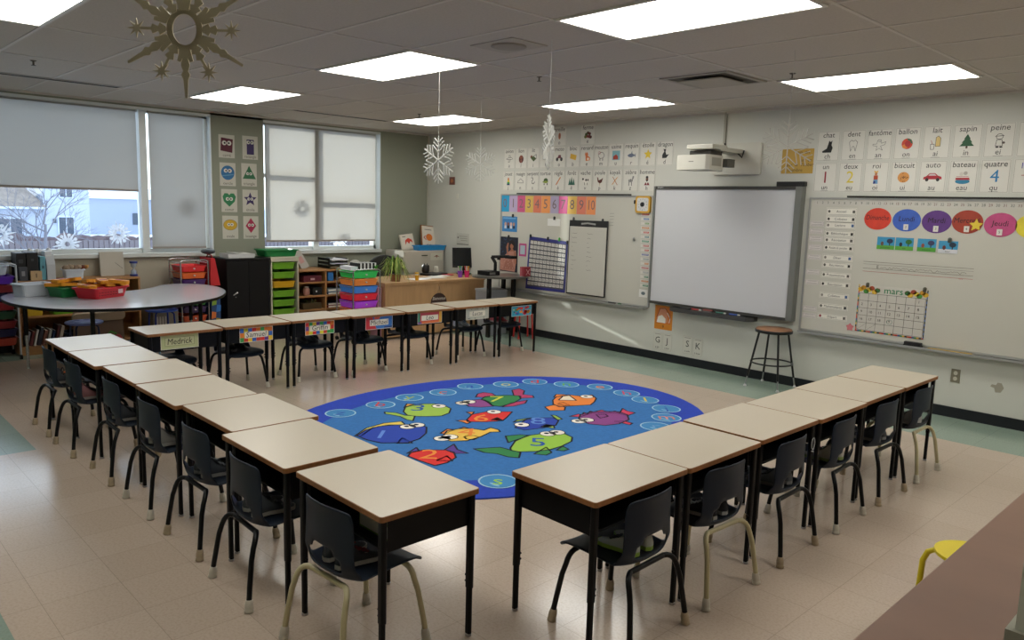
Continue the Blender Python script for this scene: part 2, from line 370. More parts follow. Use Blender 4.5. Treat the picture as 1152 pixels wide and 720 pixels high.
# ------------------------------------------------------------------ rug
FISH = [('lime',[(4.499,-3.66),(4.387,-3.559),(4.368,-3.46),(4.405,-3.373),(4.45,-3.306),(4.532,-3.258),(4.469,-3.312),(4.549,-3.273),(4.661,-3.293),(4.758,-3.39),(4.791,-3.495),(4.731,-3.599),(4.671,-3.671),(4.599,-3.698)]),('lime',[(4.602,-3.714),(4.49,-3.727),(4.413,-3.787),(4.46,-3.813),(4.599,-3.765),(4.711,-3.78),(4.766,-3.76),(4.661,-3.664)]),('gold',[(4.405,-3.586),(4.311,-3.49),(4.409,-3.405),(4.39,-3.505)]),('navy',[(4.839,-4.319),(4.751,-4.181),(4.732,-4.06),(4.777,-3.942),(4.816,-3.868),(4.87,-3.792),(4.97,-3.783),(5.094,-3.882),(5.173,-4.0),(5.2,-4.122),(5.087,-4.276),(4.969,-4.312)]),('yel',[(4.83,-4.331),(4.712,-4.156),(4.681,-3.976),(4.723,-3.84),(4.822,-3.873),(4.746,-3.971),(4.731,-4.108),(4.862,-4.3)]),('yel',[(5.165,-4.191),(5.081,-4.09),(5.224,-4.102)]),('red',[(5.442,-4.299),(5.384,-4.233),(5.399,-4.129),(5.491,-4.026),(5.484,-4.021),(5.566,-4.004),(5.664,-4.066),(5.709,-4.178),(5.705,-4.277),(5.553,-4.295)]),('purp',[(5.482,-4.014),(5.425,-3.888),(5.535,-3.947),(5.645,-3.942),(5.592,-4.019)]),('purp',[(5.39,-4.272),(5.323,-4.142),(5.401,-4.174)]),('purp',[(5.632,-4.204),(5.6,-4.091),(5.703,-4.128),(5.67,-4.17)]),('green',[(4.58,-2.886),(4.522,-2.786),(4.58,-2.625),(4.683,-2.521),(4.774,-2.588),(4.84,-2.738),(4.859,-2.916),(4.793,-2.951),(4.662,-2.896)]),('plum',[(4.622,-3.102),(4.548,-2.969),(4.573,-2.88),(4.659,-2.877),(4.817,-2.956),(4.781,-3.063),(4.698,-3.128)]),('mag',[(4.485,-2.867),(4.406,-2.774),(4.397,-2.692),(4.472,-2.66),(4.558,-2.688),(4.54,-2.803)]),('mag',[(4.755,-2.573),(4.702,-2.521),(4.639,-2.546),(4.487,-2.422),(4.488,-2.331),(4.576,-2.346),(4.669,-2.455),(4.758,-2.421),(4.818,-2.465)]),('mag',[(4.879,-2.912),(4.825,-2.757),(4.844,-2.576),(4.911,-2.667),(4.922,-2.817)]),('red',[(4.999,-3.406),(4.907,-3.277),(4.912,-3.119),(5.043,-2.948),(5.142,-3.104),(5.195,-3.198),(5.141,-3.324),(5.044,-3.437)]),('orange',[(5.009,-3.407),(4.962,-3.487),(5.025,-3.474),(5.09,-3.477),(5.07,-3.429)]),('orange',[(4.824,-3.262),(4.851,-3.199),(4.91,-3.273)]),('orange',[(5.124,-3.257),(5.095,-3.165),(5.192,-3.195)]),('yel2',[(5.225,-3.826),(5.141,-3.721),(5.153,-3.624),(5.208,-3.536),(5.3,-3.493),(5.278,-3.404),(5.362,-3.396),(5.408,-3.424),(5.369,-3.486),(5.41,-3.617),(5.424,-3.76),(5.364,-3.863),(5.283,-3.871)]),('orange',[(5.159,-3.8),(5.102,-3.689),(5.148,-3.654),(5.191,-3.787)]),('orange',[(5.151,-3.609),(5.142,-3.555),(5.192,-3.55)]),('orange',[(5.333,-3.716),(5.333,-3.644),(5.408,-3.636),(5.434,-3.71),(5.385,-3.74)]),('navy',[(5.394,-3.255),(5.29,-3.042),(5.306,-2.911),(5.381,-2.813),(5.463,-2.837),(5.548,-2.96),(5.534,-3.098),(5.489,-3.245)]),('lime',[(5.277,-3.16),(5.245,-3.088),(5.272,-2.954),(5.282,-3.072)]),('lime',[(5.444,-2.83),(5.313,-2.767),(5.346,-2.744),(5.454,-2.783)]),('lime',[(5.501,-3.082),(5.483,-3.0),(5.533,-2.967),(5.593,-3.023)]),('lime2',[(5.743,-3.636),(5.649,-3.5),(5.604,-3.33),(5.641,-3.194),(5.674,-3.094),(5.729,-3.069),(5.841,-3.094),(5.906,-3.173),(5.939,-3.312),(5.943,-3.442),(5.907,-3.55),(5.842,-3.646),(5.785,-3.67)]),('green',[(5.767,-3.664),(5.682,-3.678),(5.594,-3.849),(5.699,-3.846),(5.779,-3.793),(5.874,-3.78),(5.934,-3.736),(5.857,-3.647)]),('green',[(5.631,-3.496),(5.642,-3.561),(5.509,-3.463),(5.553,-3.351),(5.612,-3.309)]),('green',[(5.939,-3.596),(5.914,-3.517),(5.886,-3.42),(5.993,-3.476),(6.01,-3.549)]),('green',[(5.978,-3.412),(5.942,-3.309),(6.018,-3.328),(6.022,-3.382)]),('orange',[(5.082,-2.495),(4.981,-2.393),(4.917,-2.275),(4.933,-2.129),(5.027,-2.087),(5.065,-1.96),(5.176,-2.03),(5.249,-2.142),(5.296,-2.249),(5.22,-2.411),(5.177,-2.519)]),('orange',[(5.101,-2.619),(5.1,-2.508),(5.217,-2.488),(5.28,-2.566),(5.206,-2.678)]),('orange',[(4.919,-2.314),(4.85,-2.213),(4.892,-2.158),(4.951,-2.13)]),('cream',[(5.013,-2.352),(4.944,-2.223),(4.961,-2.15),(5.118,-2.235)]),('red',[(5.097,-2.451),(5.088,-2.371),(5.19,-2.404),(5.17,-2.461)]),('plum',[(5.548,-2.694),(5.454,-2.563),(5.457,-2.42),(5.516,-2.313),(5.593,-2.227),(5.695,-2.248),(5.803,-2.364),(5.829,-2.523),(5.793,-2.649),(5.686,-2.72)]),('pink',[(5.435,-2.675),(5.433,-2.563),(5.465,-2.549),(5.423,-2.485),(5.469,-2.495),(5.43,-2.405),(5.464,-2.41),(5.467,-2.307),(5.549,-2.299),(5.558,-2.238),(5.624,-2.257),(5.541,-2.115),(5.622,-2.154),(5.7,-2.144),(5.715,-2.264),(5.607,-2.28),(5.48,-2.446),(5.497,-2.628)]),('pink',[(5.762,-2.495),(5.806,-2.425),(5.884,-2.42),(5.902,-2.478)]),('pink',[(5.534,-2.458),(5.578,-2.388),(5.632,-2.419),(5.626,-2.515)])]
EYES = [(4.539, -3.323), (4.876, -3.893), (4.882, -3.807), (4.581, -3.026), (4.581, -3.102), (4.959, -3.078), (5.276, -3.804), (5.271, -3.876), (5.373, -3.161), (5.667, -3.177), (5.688, -3.094), (5.083, -2.054), (5.596, -2.646), (5.581, -2.729)]
BUB = [(4.234, -4.086), (4.202, -3.681), (4.148, -3.342), (4.176, -2.99), (4.143, -2.638), (4.283, -2.308), (4.368, -2.001), (4.633, -1.833), (4.9, -1.651), (5.218, -1.645), (5.479, -1.71), (5.782, -1.817), (5.952, -2.058), (6.056, -2.349), (6.175, -4.152)]
NUMS = [('3', 4.487, -3.5), ('1', 4.925, -4.166), ('2', 5.507, -4.171), ('7', 4.659, -2.781), ('6', 5.039, -3.29), ('4', 5.267, -3.633), ('8', 5.382, -2.988), ('5', 5.776, -3.39), ('9', 4.17, -1.559)]
cr_=mat('2f6fb0',.95,noise=(40,.10)); cb_=mat('1f3fae',.95,noise=(40,.10)); dkb='182b4a'
RUG=dict(lime='9cc04e',lime2='93c044',gold='e6a63a',navy='2443a8',yel='dfc95a',red='d8302c',purp='5a3a8e',green='2f8048',plum='8a4486',mag='b03a66',orange='e8853a',yel2='e6bd4e',cream='e8dcc4',pink='cf3a5c')
RC=(5.2,-3.2); ra,rb=1.455,1.895
rug=thing('rug','blue oval rug printed with numbered cartoon fish in the middle of the desks','rug',(RC[0],RC[1],0))
A=Art((0,0,0),(1,0,0),(0,1,0),t=.008,step=.0006)
A.sheet(ell(0,0,ra,rb,72),cb_); A.poly(ell(-.0,.0,ra-.30,rb-.30,64),cr_,1)
def rl(p): return (p[0]-RC[0],p[1]-RC[1])
for i,(c,pts) in enumerate(FISH):
    q=[rl(p) for p in pts]; l=3 if c in('lime','navy','red','green','yel2','lime2','plum','orange') and len(pts)>8 else 2
    if c in('cream',): l=4
    A.poly(q,mat(RUG[c],.95),l); A.line(q,.014,mat('15182a',.95),l+1,closed=True)
t=2.356
for (x,y) in EYES:
    x,y=rl((x,y)); A.poly(ell(x,y,.06,.06,18),mat('efe9dc',.95),5); A.line(ell(x,y,.06,.06,18),.008,mat('15182a',.95),6,closed=True); A.poly(ell(x-.012,y,.02,.02,10),mat('15182a',.95),6)
nc={'3':'2c5aa8','1':'5f86d6','2':'e8903a','7':'c9cf4a','6':'e8903a','4':'e8853a','8':'5f8ad0','5':'2c5aa8'}
for n,x,y in NUMS:
    if n=='9': continue
    x,y=rl((x,y)); A.text(n,x,y,.28,mat(nc[n],.95),6,ang=PI/4)
lt='2abc d,+>efg'
cols=['2a55a8','c83a3a','a8b84a','d8643a','2450b0','c8c070','d83a3a','6ab85a','e07a3a','c84a6a','d8c04a','2a60b0','d88a7a','6a9ac8','9ac83a']
lets='zbycaodnehljmrs'
extra=[(6.13,-2.75),(6.22,-3.2),(6.2,-3.7)]
for i,(x,y) in enumerate(BUB):
    x,y=rl((x,y)); d=.118
    A.poly(ell(x,y,d,d,24),mat('3f86bd',.95),3); A.line(ell(x,y,d,d,24),.012,mat('a9cfe0',.95),4,closed=True)
    A.poly(ell(x+.03,y-.055,.045,.015,10),mat('7fb4d4',.95),4); A.text(lets[i],x,y,.2,mat(cols[i],.95),5,ang=PI/4)
A.build('pile',rug)

# ------------------------------------------------------------------ school desks
lam=mat('bfb4a0',.3,noise=(220,.04)); edge=mat('8a5a30',.5,noise=(60,.15)); blk=mat('0b0b0d',.4,spec=.2); blk2=mat('070708',.55,spec=.2); steel=mat('a8a8a8',.3,.9)
DH=.6132; DW=.608; DD=.457
def make_desk():
    r=thing('school_desk','x','desk')
    MB().prism(rrect(DW-.005,DD-.005,.012),DH-.019,DH,lam).build('tabletop',r)
    tt=[o for o in r.children if o.name.startswith('tabletop')][0]
    n=20; po=rrect(DW,DD,.014); pi_=rrect(DW-.005,DD-.005,.012); k=len(po)
    vs=[(x,y,DH-.021) for x,y in po]+[(x,y,DH-.0015) for x,y in po]+[(x,y,DH+.0004) for x,y in pi_]+[(x,y,DH-.021) for x,y in pi_]
    fs=[]
    for i in range(k):
        j=(i+1)%k; fs+=[(i,j,k+j,k+i),(k+i,k+j,2*k+j,2*k+i),(3*k+i,3*k+j,j,i)]
    MB().add(vs,fs,edge).build('edge_band',tt)
    mb=MB(); w=DW/2-.03; f=DD/2-.025; b=-DD/2+.05; z0=.462; z1=DH-.022; t=.004
    mb.box((-w,f-t,z0),(w,f,z1),blk).box((-w,b,z0),(-w+t,f-t,z1),blk).box((w-t,b,z0),(w,f-t,z1),blk).box((-w+t,b,z0),(w-t,f-t,z0+t),blk)
    mb.box((-w,b,z1-.012),(w,b+t,z1),blk).tube([(-w,b,z0+.004),(w,b,z0+.004)],.006,blk,8)
    mb.build('book_box',r)
    for sx in(-1,1):
        for sy in(-1,1):
            x=sx*(DW/2-.026); y=sy*(DD/2-.024)
            mb=MB(); P=rrect(.032,.024,.009,3,x,y); mb.prism(P,.205,DH-.021,blk,smooth=False); Q=rrect(.026,.019,.007,3,x,y); mb.prism(Q,.012,.21,blk2)
            for z in(.225,.25): mb.tube([(x-sx*.012,y,z),(x-sx*.024,y,z)],.005,blk,8)
            l=mb.build('leg',r); MB().lathe([(.011,0),(.014,.004),(.012,.013)],steel,12,Matrix.Translation((x,y,0))).build('glide',l)
    return r
DESK0=make_desk()
used=[0]
def desk(x,y,rz,lab,grp,sc=1.0):
    o=DESK0 if not used[0] else dup(DESK0); used[0]=1
    o.location=(x,y,0); o.rotation_euler=(0,0,rz); tag(o,lab,None,grp); return o
ORD=['nearest the camera','second from the near end','third from the near end','fourth from the near end','fifth from the near end','sixth from the near end','at the far end']
gR='school desks of the right row'; gL='school desks of the left row'; gB='school desks of the far row with name tags'
for i,(o1) in enumerate((-4.85,-4.241,-3.61,-3.0,-2.39,-1.775)):
    dx=(0,.006,-.004,.008,0,.004)[i]
    desk(7.547+dx,o1,PI/2,'white-topped school desk, '+('at the far end' if i==5 else ORD[i])+' of the right row',gR)
for i,(x,dy) in enumerate(((7.083,0),(6.425,-.02),(5.81,.035),(5.198,0),(4.575,.005),(3.95,-.035),(3.33,-.035))):
    desk(x,-5.608+dy,0,'white-topped school desk, '+ORD[i]+' of the left row',gL)
names=['Medrick','Samuel','Griffin','Michael','Leo','Lucas',None]
BY=[-4.91,-4.275,-3.652,-3.04,-2.41,-1.768,-1.156]
for i,y in enumerate(BY):
    n=names[i]; desk(3.013+(0,-.03,-.04,0,.01,.0,.02)[i],y,-PI/2,'white-topped school desk of the far row with '+(('the name tag '+n) if n else 'the fish-patterned tag'),gB)

t=thing('folder','lime green folder inside the nearest left-row desk','folder',(7.2,-5.62,.467)); bx('cover',(-.10,-.12,0),(.10,.12,.06),mat('6a8a2a',.6),t); bx('pages',(-.095,-.121,.008),(.101,.115,.052),mat('c9c6b8',.8),t)
# name tags
def ntag(i,y0,y1,z0,z1):
    n=names[i]; w_=y1-y0; h_=z1-z0; x=3.013+(0,-.03,-.04,0,.01,.0,.02)[i]+DD/2-.025+.0005
    A=Art((x,(y0+y1)/2,(z0+z1)/2),*GU,t=.0015); a,b=w_/2,h_/2
    base={'Medrick':'b9c08e','Samuel':'d8b83a','Griffin':'e0c040','Michael':'2f6fb8','Leo':'c94a5a','Lucas':'b9bcb0'}.get(n,'2f9ab8')
    A.sheet([(-a,-b),(a,-b),(a,b),(-a,b)],base); rc=random.Random(i+3)
    A.line([(-a,-b),(a,-b),(a,b),(-a,b)],.004,'d8d4c8',3,closed=True)
    if n in('Samuel','Griffin'):
        cs=['d8342c','2f62b8','e8c02c','3a9a4a','e07a2a','6a3a8a','c83a2c','d8d02c']
        s_=.034
        nx=int(w_/s_); ny=int(h_/s_)
        for p in range(nx):
            for q in range(ny):
                if 0<p<nx-1 and 0<q<ny-1: continue
                A.rect(-a+p*w_/nx,-b+q*h_/ny,-a+(p+1)*w_/nx-.001,-b+(q+1)*h_/ny-.001,rc.choice(cs),1)
    if n=='Michael':
        A.poly([(-a,-b),(-.03,-b),(-.08,b),(-a,b)],'c03038',1); A.poly([(-.05,b),(.02,b),(.0,b-.03),(-.06,b-.03)],'d85a4a',2); A.rect(.06,-b,a,-b+.02,'1f3f7a',1)
    if n=='Leo':
        A.rect(-a,-b,-a+.03,b,'2f8a6a',1); A.rect(a-.035,-b,a,b,'e0a83a',1); A.rect(-a+.03,-b,a-.035,-b+.025,'e0703a',1); A.rect(-a,-b,-a+.05,-b+.02,'6a3a9a',2)
    if n=='Lucas':
        for k in range(16): A.poly(ell(rc.uniform(-a+.01,a-.01),rc.choice((-b+.012,b-.012)),.01,.006,8),'8a8f84',1)
    if n=='Medrick': A.rect(-a*.78,-b*.55,a*.78,b*.6,'c5c79c',1); A.line([(-a*.78,-b*.55),(a*.78,-b*.55),(a*.78,b*.6),(-a*.78,b*.6)],.002,'55583a',2,closed=True)
    elif n: 
        A.rect(-a*.70,-b*.46,a*.70,b*.46,'e4e0d0',2)
    if n: A.text(n,0,0,.066 if n!='Medrick' else .07,'26221e',4,maxw=w_*.66,italic=.12)
    else:
        for k in range(14): A.poly(ell(rc.uniform(-a+.03,a-.03),rc.uniform(-b+.02,b-.02),.028,.014,8),rc.choice(['d83a2c','e8902c','3a8a4a','c82a3a','2a5aa8']),2)
        for k in range(10): A.poly(star(rc.uniform(-a+.03,a-.03),rc.uniform(-b+.02,b-.02),.014,.006),rc.choice(['e8c83a','1a2a3a','d8452c']),3)
    A.put('name_tag',label=('paper name tag reading '+n+' on the front of a far-row desk') if n else 'bright blue, red and orange patterned tag without readable name on far-row desk',cat='name tag',group='name tags on the far row')
TG=[(-5.105,-4.808,.476,.593),(-4.44,-4.14,.465,.586),(-3.813,-3.515,.469,.586),(-3.192,-2.882,.469,.596),(-2.575,-2.264,.475,.592),(-1.92,-1.595,.465,.588),(-1.257,-.942,.455,.569)]
for i,t_ in enumerate(TG): ntag(i,*t_)

# ------------------------------------------------------------------ school chairs
navy=mat('1a2330',.45,spec=.3); bk=mat('09090a',.4,spec=.25); tan=mat('b5aa84',.4); cap1=mat('a08f74',.6); cap2=mat('b9b2a2',.6)
def shell_mesh(m):
    prof=[(.205,.303),(.198,.321),(.175,.332),(.12,.337),(.05,.334),(-.02,.328),(-.07,.323),(-.108,.323),(-.132,.333),(-.145,.353),(-.150,.379),(-.150,.406),(-.149,.436),(-.148,.48),(-.148,.54),(-.151,.582),(-.159,.604)]
    wid=[.30,.33,.345,.352,.352,.348,.345,.345,.345,.338,.328,.322,.318,.314,.31,.305,.28]
    cols=[-1,-.86,-.62,-.4,-.18,0,.18,.4,.62,.86,1]
    V=[];idx={}
    for i,((y,z),w_) in enumerate(zip(prof,wid)):
        for j,u in enumerate(cols):
            ff=max(0,min(1,(i-7)/3)); sf=1-ff
            yy=y+ff*.035*abs(u)**2.2; zz=z+sf*.012*abs(u)**3-(.0 if i<15 else .012*abs(u)**3)
            if i in(7,8,9): yy+=.03*abs(u)**3
            idx[i,j]=len(V); V.append((u*w_/2,yy,zz))
    F=[]
    for i in range(len(prof)-1):
        for j in range(len(cols)-1):
            if i in(9,10,11) and 2<=j<=7 and not(i==11 and j in(2,7)): continue
            F.append((idx[i,j],idx[i,j+1],idx[i+1,j+1],idx[i+1,j]))
    me=bpy.data.meshes.new('shell'); me.from_pydata(V,[],F); me.materials.append(m)
    for p in me.polygons: p.use_smooth=True
    o=bpy.data.objects.new('shell',me); COL.objects.link(o)
    s=o.modifiers.new('s','SOLIDIFY'); s.thickness=.009; s.offset=0
    b=o.modifiers.new('b','SUBSURF'); b.levels=1; b.render_levels=1
    dg=bpy.context.evaluated_depsgraph_get(); nm=bpy.data.meshes.new_from_object(o.evaluated_get(dg)); o.modifiers.clear(); o.data=nm; nm.name='shell'
    used_v=set()
    return o
def make_chair(legm,capm,shm):
    r=thing('school_chair','x','chair')
    s=shell_mesh(shm); s.name='shell'; s.parent=r
    rr=.0115
    for sx in(-1,1):
        for sy in(-1,1):
            fx,fy=sx*.197,sy*.197
            P=[(fx,fy,.012),(sx*.186,sy*.186,.10),(sx*.172,sy*.170,.21)]
            a=Vector((sx*.164,sy*.158,.255)); c=Vector((sx*.112,-.122 if sy<0 else .142,.302 if sy<0 else .314)); k=Vector((sx*.158,-.14 if sy<0 else .150,.308))
            for t_ in(0,.2,.4,.6,.8,1): P.append(tuple((1-t_)**2*a+2*t_*(1-t_)*k+t_*t_*c))
            l=MB().tube(P,rr,legm,10).build('leg',r)
            T=Matrix.Translation((fx,fy,0))@Matrix.Rotation(-sx*.11,4,'Y')@Matrix.Rotation(sy*.11,4,'X')
            MB().lathe([(.0165,0),(.019,.003),(.019,.012),(.0165,.015),(.0175,.022),(.0175,.038),(.0155,.042),(.015,.052),(.0118,.054)],capm,14,T).build('foot_cap',l)
    for sy in(-1,1):
        z=.302 if sy<0 else .314; yb=-.122 if sy<0 else .142
        MB().tube([(-.114,yb,z),(.114,yb,z)],rr,legm,10).build('frame_bar',r)
    return r
CH_B=make_chair(bk,cap1,navy); CH_T=make_chair(tan,cap2,navy); CH_W=dup(CH_B)
for l in CH_W.children:
    for c in l.children: 
        me=c.data.copy(); me.materials.clear(); me.materials.append(cap2); c.data=me
CH_T2=dup(CH_T)
protos={'B':[CH_B,0],'T':[CH_T,0],'W':[CH_W,0]}
def deltree(o):
    for c in list(o.children): deltree(c)
    bpy.data.objects.remove(o)
deltree(CH_T2)
def chair(k,x,y,rz,lab,grp):
    p=protos[k]; o=p[0] if not p[1] else dup(p[0]); p[1]=1
    o.location=(x,y,0); o.rotation_euler=(0,0,rz); tag(o,lab,None,grp); return o
# shoes
def shoe_mb(up,sole,stripe,r,side):
    pts=[(0,-.095),(.022,-.088),(.027,-.06),(.024,-.02),(.030,.03),(.033,.06),(.026,.088),(.008,.1),(-.012,.098),(-.025,.08),(-.028,.05),(-.023,.0),(-.024,-.05),(-.02,-.085)]
    if side<0: pts=[(-x,y) for x,y in pts][::-1]
    MB().prism(pts,.0,.018,sole).build('sole',r)
    n=len(pts); mb=MB(); vs=[]
    for k,(s_,dz) in enumerate(((1,.016),(1.0,.03),(.9,.04),(.7,.052),(.5,.06))):
        for x,y in pts:
            z=dz
            if y>.0: z=dz*(1-.45*min(1,y/.08)) if k else dz
            if y<-.02 and k>=2: z=dz+.012*(k-1)
            yy=y*s_ if k<2 else (-.02+(y+.02)*(s_ if y>-.02 else max(s_,.85)))
            vs.append((x*s_,yy,z))
    fs=[]
    for k in range(4):
        for i in range(n): fs.append((k*n+i,k*n+(i+1)%n,(k+1)*n+(i+1)%n,(k+1)*n+i))
    mb.add(vs,fs,up,True); 
    mb.build('upper',r)
    mb=MB()
    for q in range(3): mb.box((-.018,-.005+q*.017,.055-q*.008),(.018,.004+q*.017,.060-q*.008),stripe)
    mb.build('strap',r)
def shoes(cx,cy,rz,up,sole,stripe,lab):
    for side in(-1,1):
        c,s_=math.cos(rz),math.sin(rz); lx,ly=side*.046,-.018
        t=thing('shoe',('left ' if side<0 else 'right ')+lab,'shoe',(cx+c*lx-s_*ly,cy+s_*lx+c*ly,.3415),rz-side*.08,'shoes kept on the chair seats')
        shoe_mb(mat(up,.6),mat(sole,.6),mat(stripe,.6),t,side)
LC=[(7.095,'T'),(6.45,'W'),(5.852,'B'),(5.225,'W'),(4.592,'B'),(3.91,'B'),(3.325,'B')]
LY=[-5.755,-5.775,-5.752,-5.755,-5.755,-5.79,-5.79]
for i,(x,k) in enumerate(LC):
    chair(k,x,LY[i],(.05,-.03,.02,0,-.02,.02,0)[i],('navy school chair with tan legs' if k=='T' else 'navy school chair with black legs')+', '+ORD[i]+' of the left row','chairs along the left row')
RC_=[(-4.868,'B'),(-4.30,'T'),(-3.685,'B'),(-3.075,'W'),(-2.46,'B'),(-1.852,'T')]
for i,(y,k) in enumerate(RC_):
    chair(k,7.692,y,PI/2+(.03,-.05,.02,.04,-.02,0)[i],('navy school chair with tan legs' if k=='T' else 'navy school chair with black legs')+', '+('at the far end' if i==5 else ORD[i])+' of the right row','chairs along the right row')
BC=[-4.93,-4.32,-3.61,-3.05,-2.48,-1.71,-1.13]
BX=[2.885,2.855,2.845,2.885,2.895,2.885,2.905]
for i,y in enumerate(BC):
    n=names[i]; chair('W' if i!=0 else 'B',BX[i],y,-PI/2+(0,.02,-.02,.0,.03,-.02,0)[i],'dark school chair tucked behind '+(('the desk tagged '+n) if n else 'the desk with the fish-patterned tag'),'chairs along the far row')
for i,(u,s_,st,nm) in enumerate((('2a2c30','c9c4ba','8a3038','dark shoe with cream sole'),('3a3d40','b8b4a8','55585a','grey shoe'),('30343a','8f8d88','60646a','dark grey shoe with grey sole'),('8f8b84','b0aca4','50545a','light grey shoe'),('26282c','9a968c','4a4c50','black shoe with grey sole'),('8a5a58','a8a098','5a3a3a','pinkish shoe'),('30343a','8a8680','b8602c','dark shoe with orange strap'))):
    shoes(LC[i][0],LY[i],0,u,s_,st,nm+', left-row chair '+ORD[i])
for i,(u,s_,st,nm) in enumerate((('b9bcb2','9ab84a','2e3236','white shoe with lime sole'),('22242a','b9b6ae','8a8a88','black shoe with white sole'),('5a5c60','8c8a86','3a3c40','grey shoe'),('c2bfb2','9fb06a','3a3c40','white shoe'),('4a4c50','8f8c86','303236','dark grey shoe'),('a9a9a4','b9b6b0','4a4c50','pale shoe'))):
    shoes(7.692,RC_[i][0],PI/2,u,s_,st,nm+', right-row chair '+('at the far end' if i==5 else ORD[i]))
for y,u,s_,st,nm in ((-1.71,'dfe6f0','e8eaf0','6a9ad0','white sunlit shoe on the chair behind the Lucas desk'),(-1.13,'d86a78','e0c8c8','c02c3c','pink shoe on the chair behind the fish-tag desk'),(-2.48,'1a1a1c','2a2a2c','3a3a3c','black shoe on the chair behind the Leo desk'),(-3.05,'2a2c30','3a3c3e','1a1a1c','dark shoe on the chair behind the Michael desk'),(-3.61,'7a7c80','55575a','33353a','grey shoe on the chair behind the Griffin desk'),(-4.32,'1c1c20','303034','4a4c50','black shoe on the chair behind the Samuel desk')):
    shoes(BX[BC.index(y)],y,-PI/2,u,s_,st,nm)
t=thing('keychain','small white looped keychain hanging from a right-row chair back','keychain',(7.85,-3.535,.575))
MB().tube([(0,.018*math.cos(a),-.03+.03*math.sin(a)) for a in [2*PI*i/16 for i in range(16)]],.0015,mat('c8c8c8'),5,closed=True).build('loop',t)
MB().lathe([(.001,0),(.008,.004),(.001,.008)],mat('c8c8c8'),10,Matrix.Translation((0,0,-.075))).build('charm',t)
t=thing('headband','small coiled dark band with orange end on the second-farthest left chair','headband',(3.49,-5.87,.45))
MB().tube([(.035*math.cos(a),.0,.025*math.sin(a)) for a in [2*PI*i/18 for i in range(18)]],.004,mat('2a2420'),6,closed=True).build('band',t); bx('clip',(.025,-.004,-.005),(.045,.004,.006),mat('c8642c'),t)
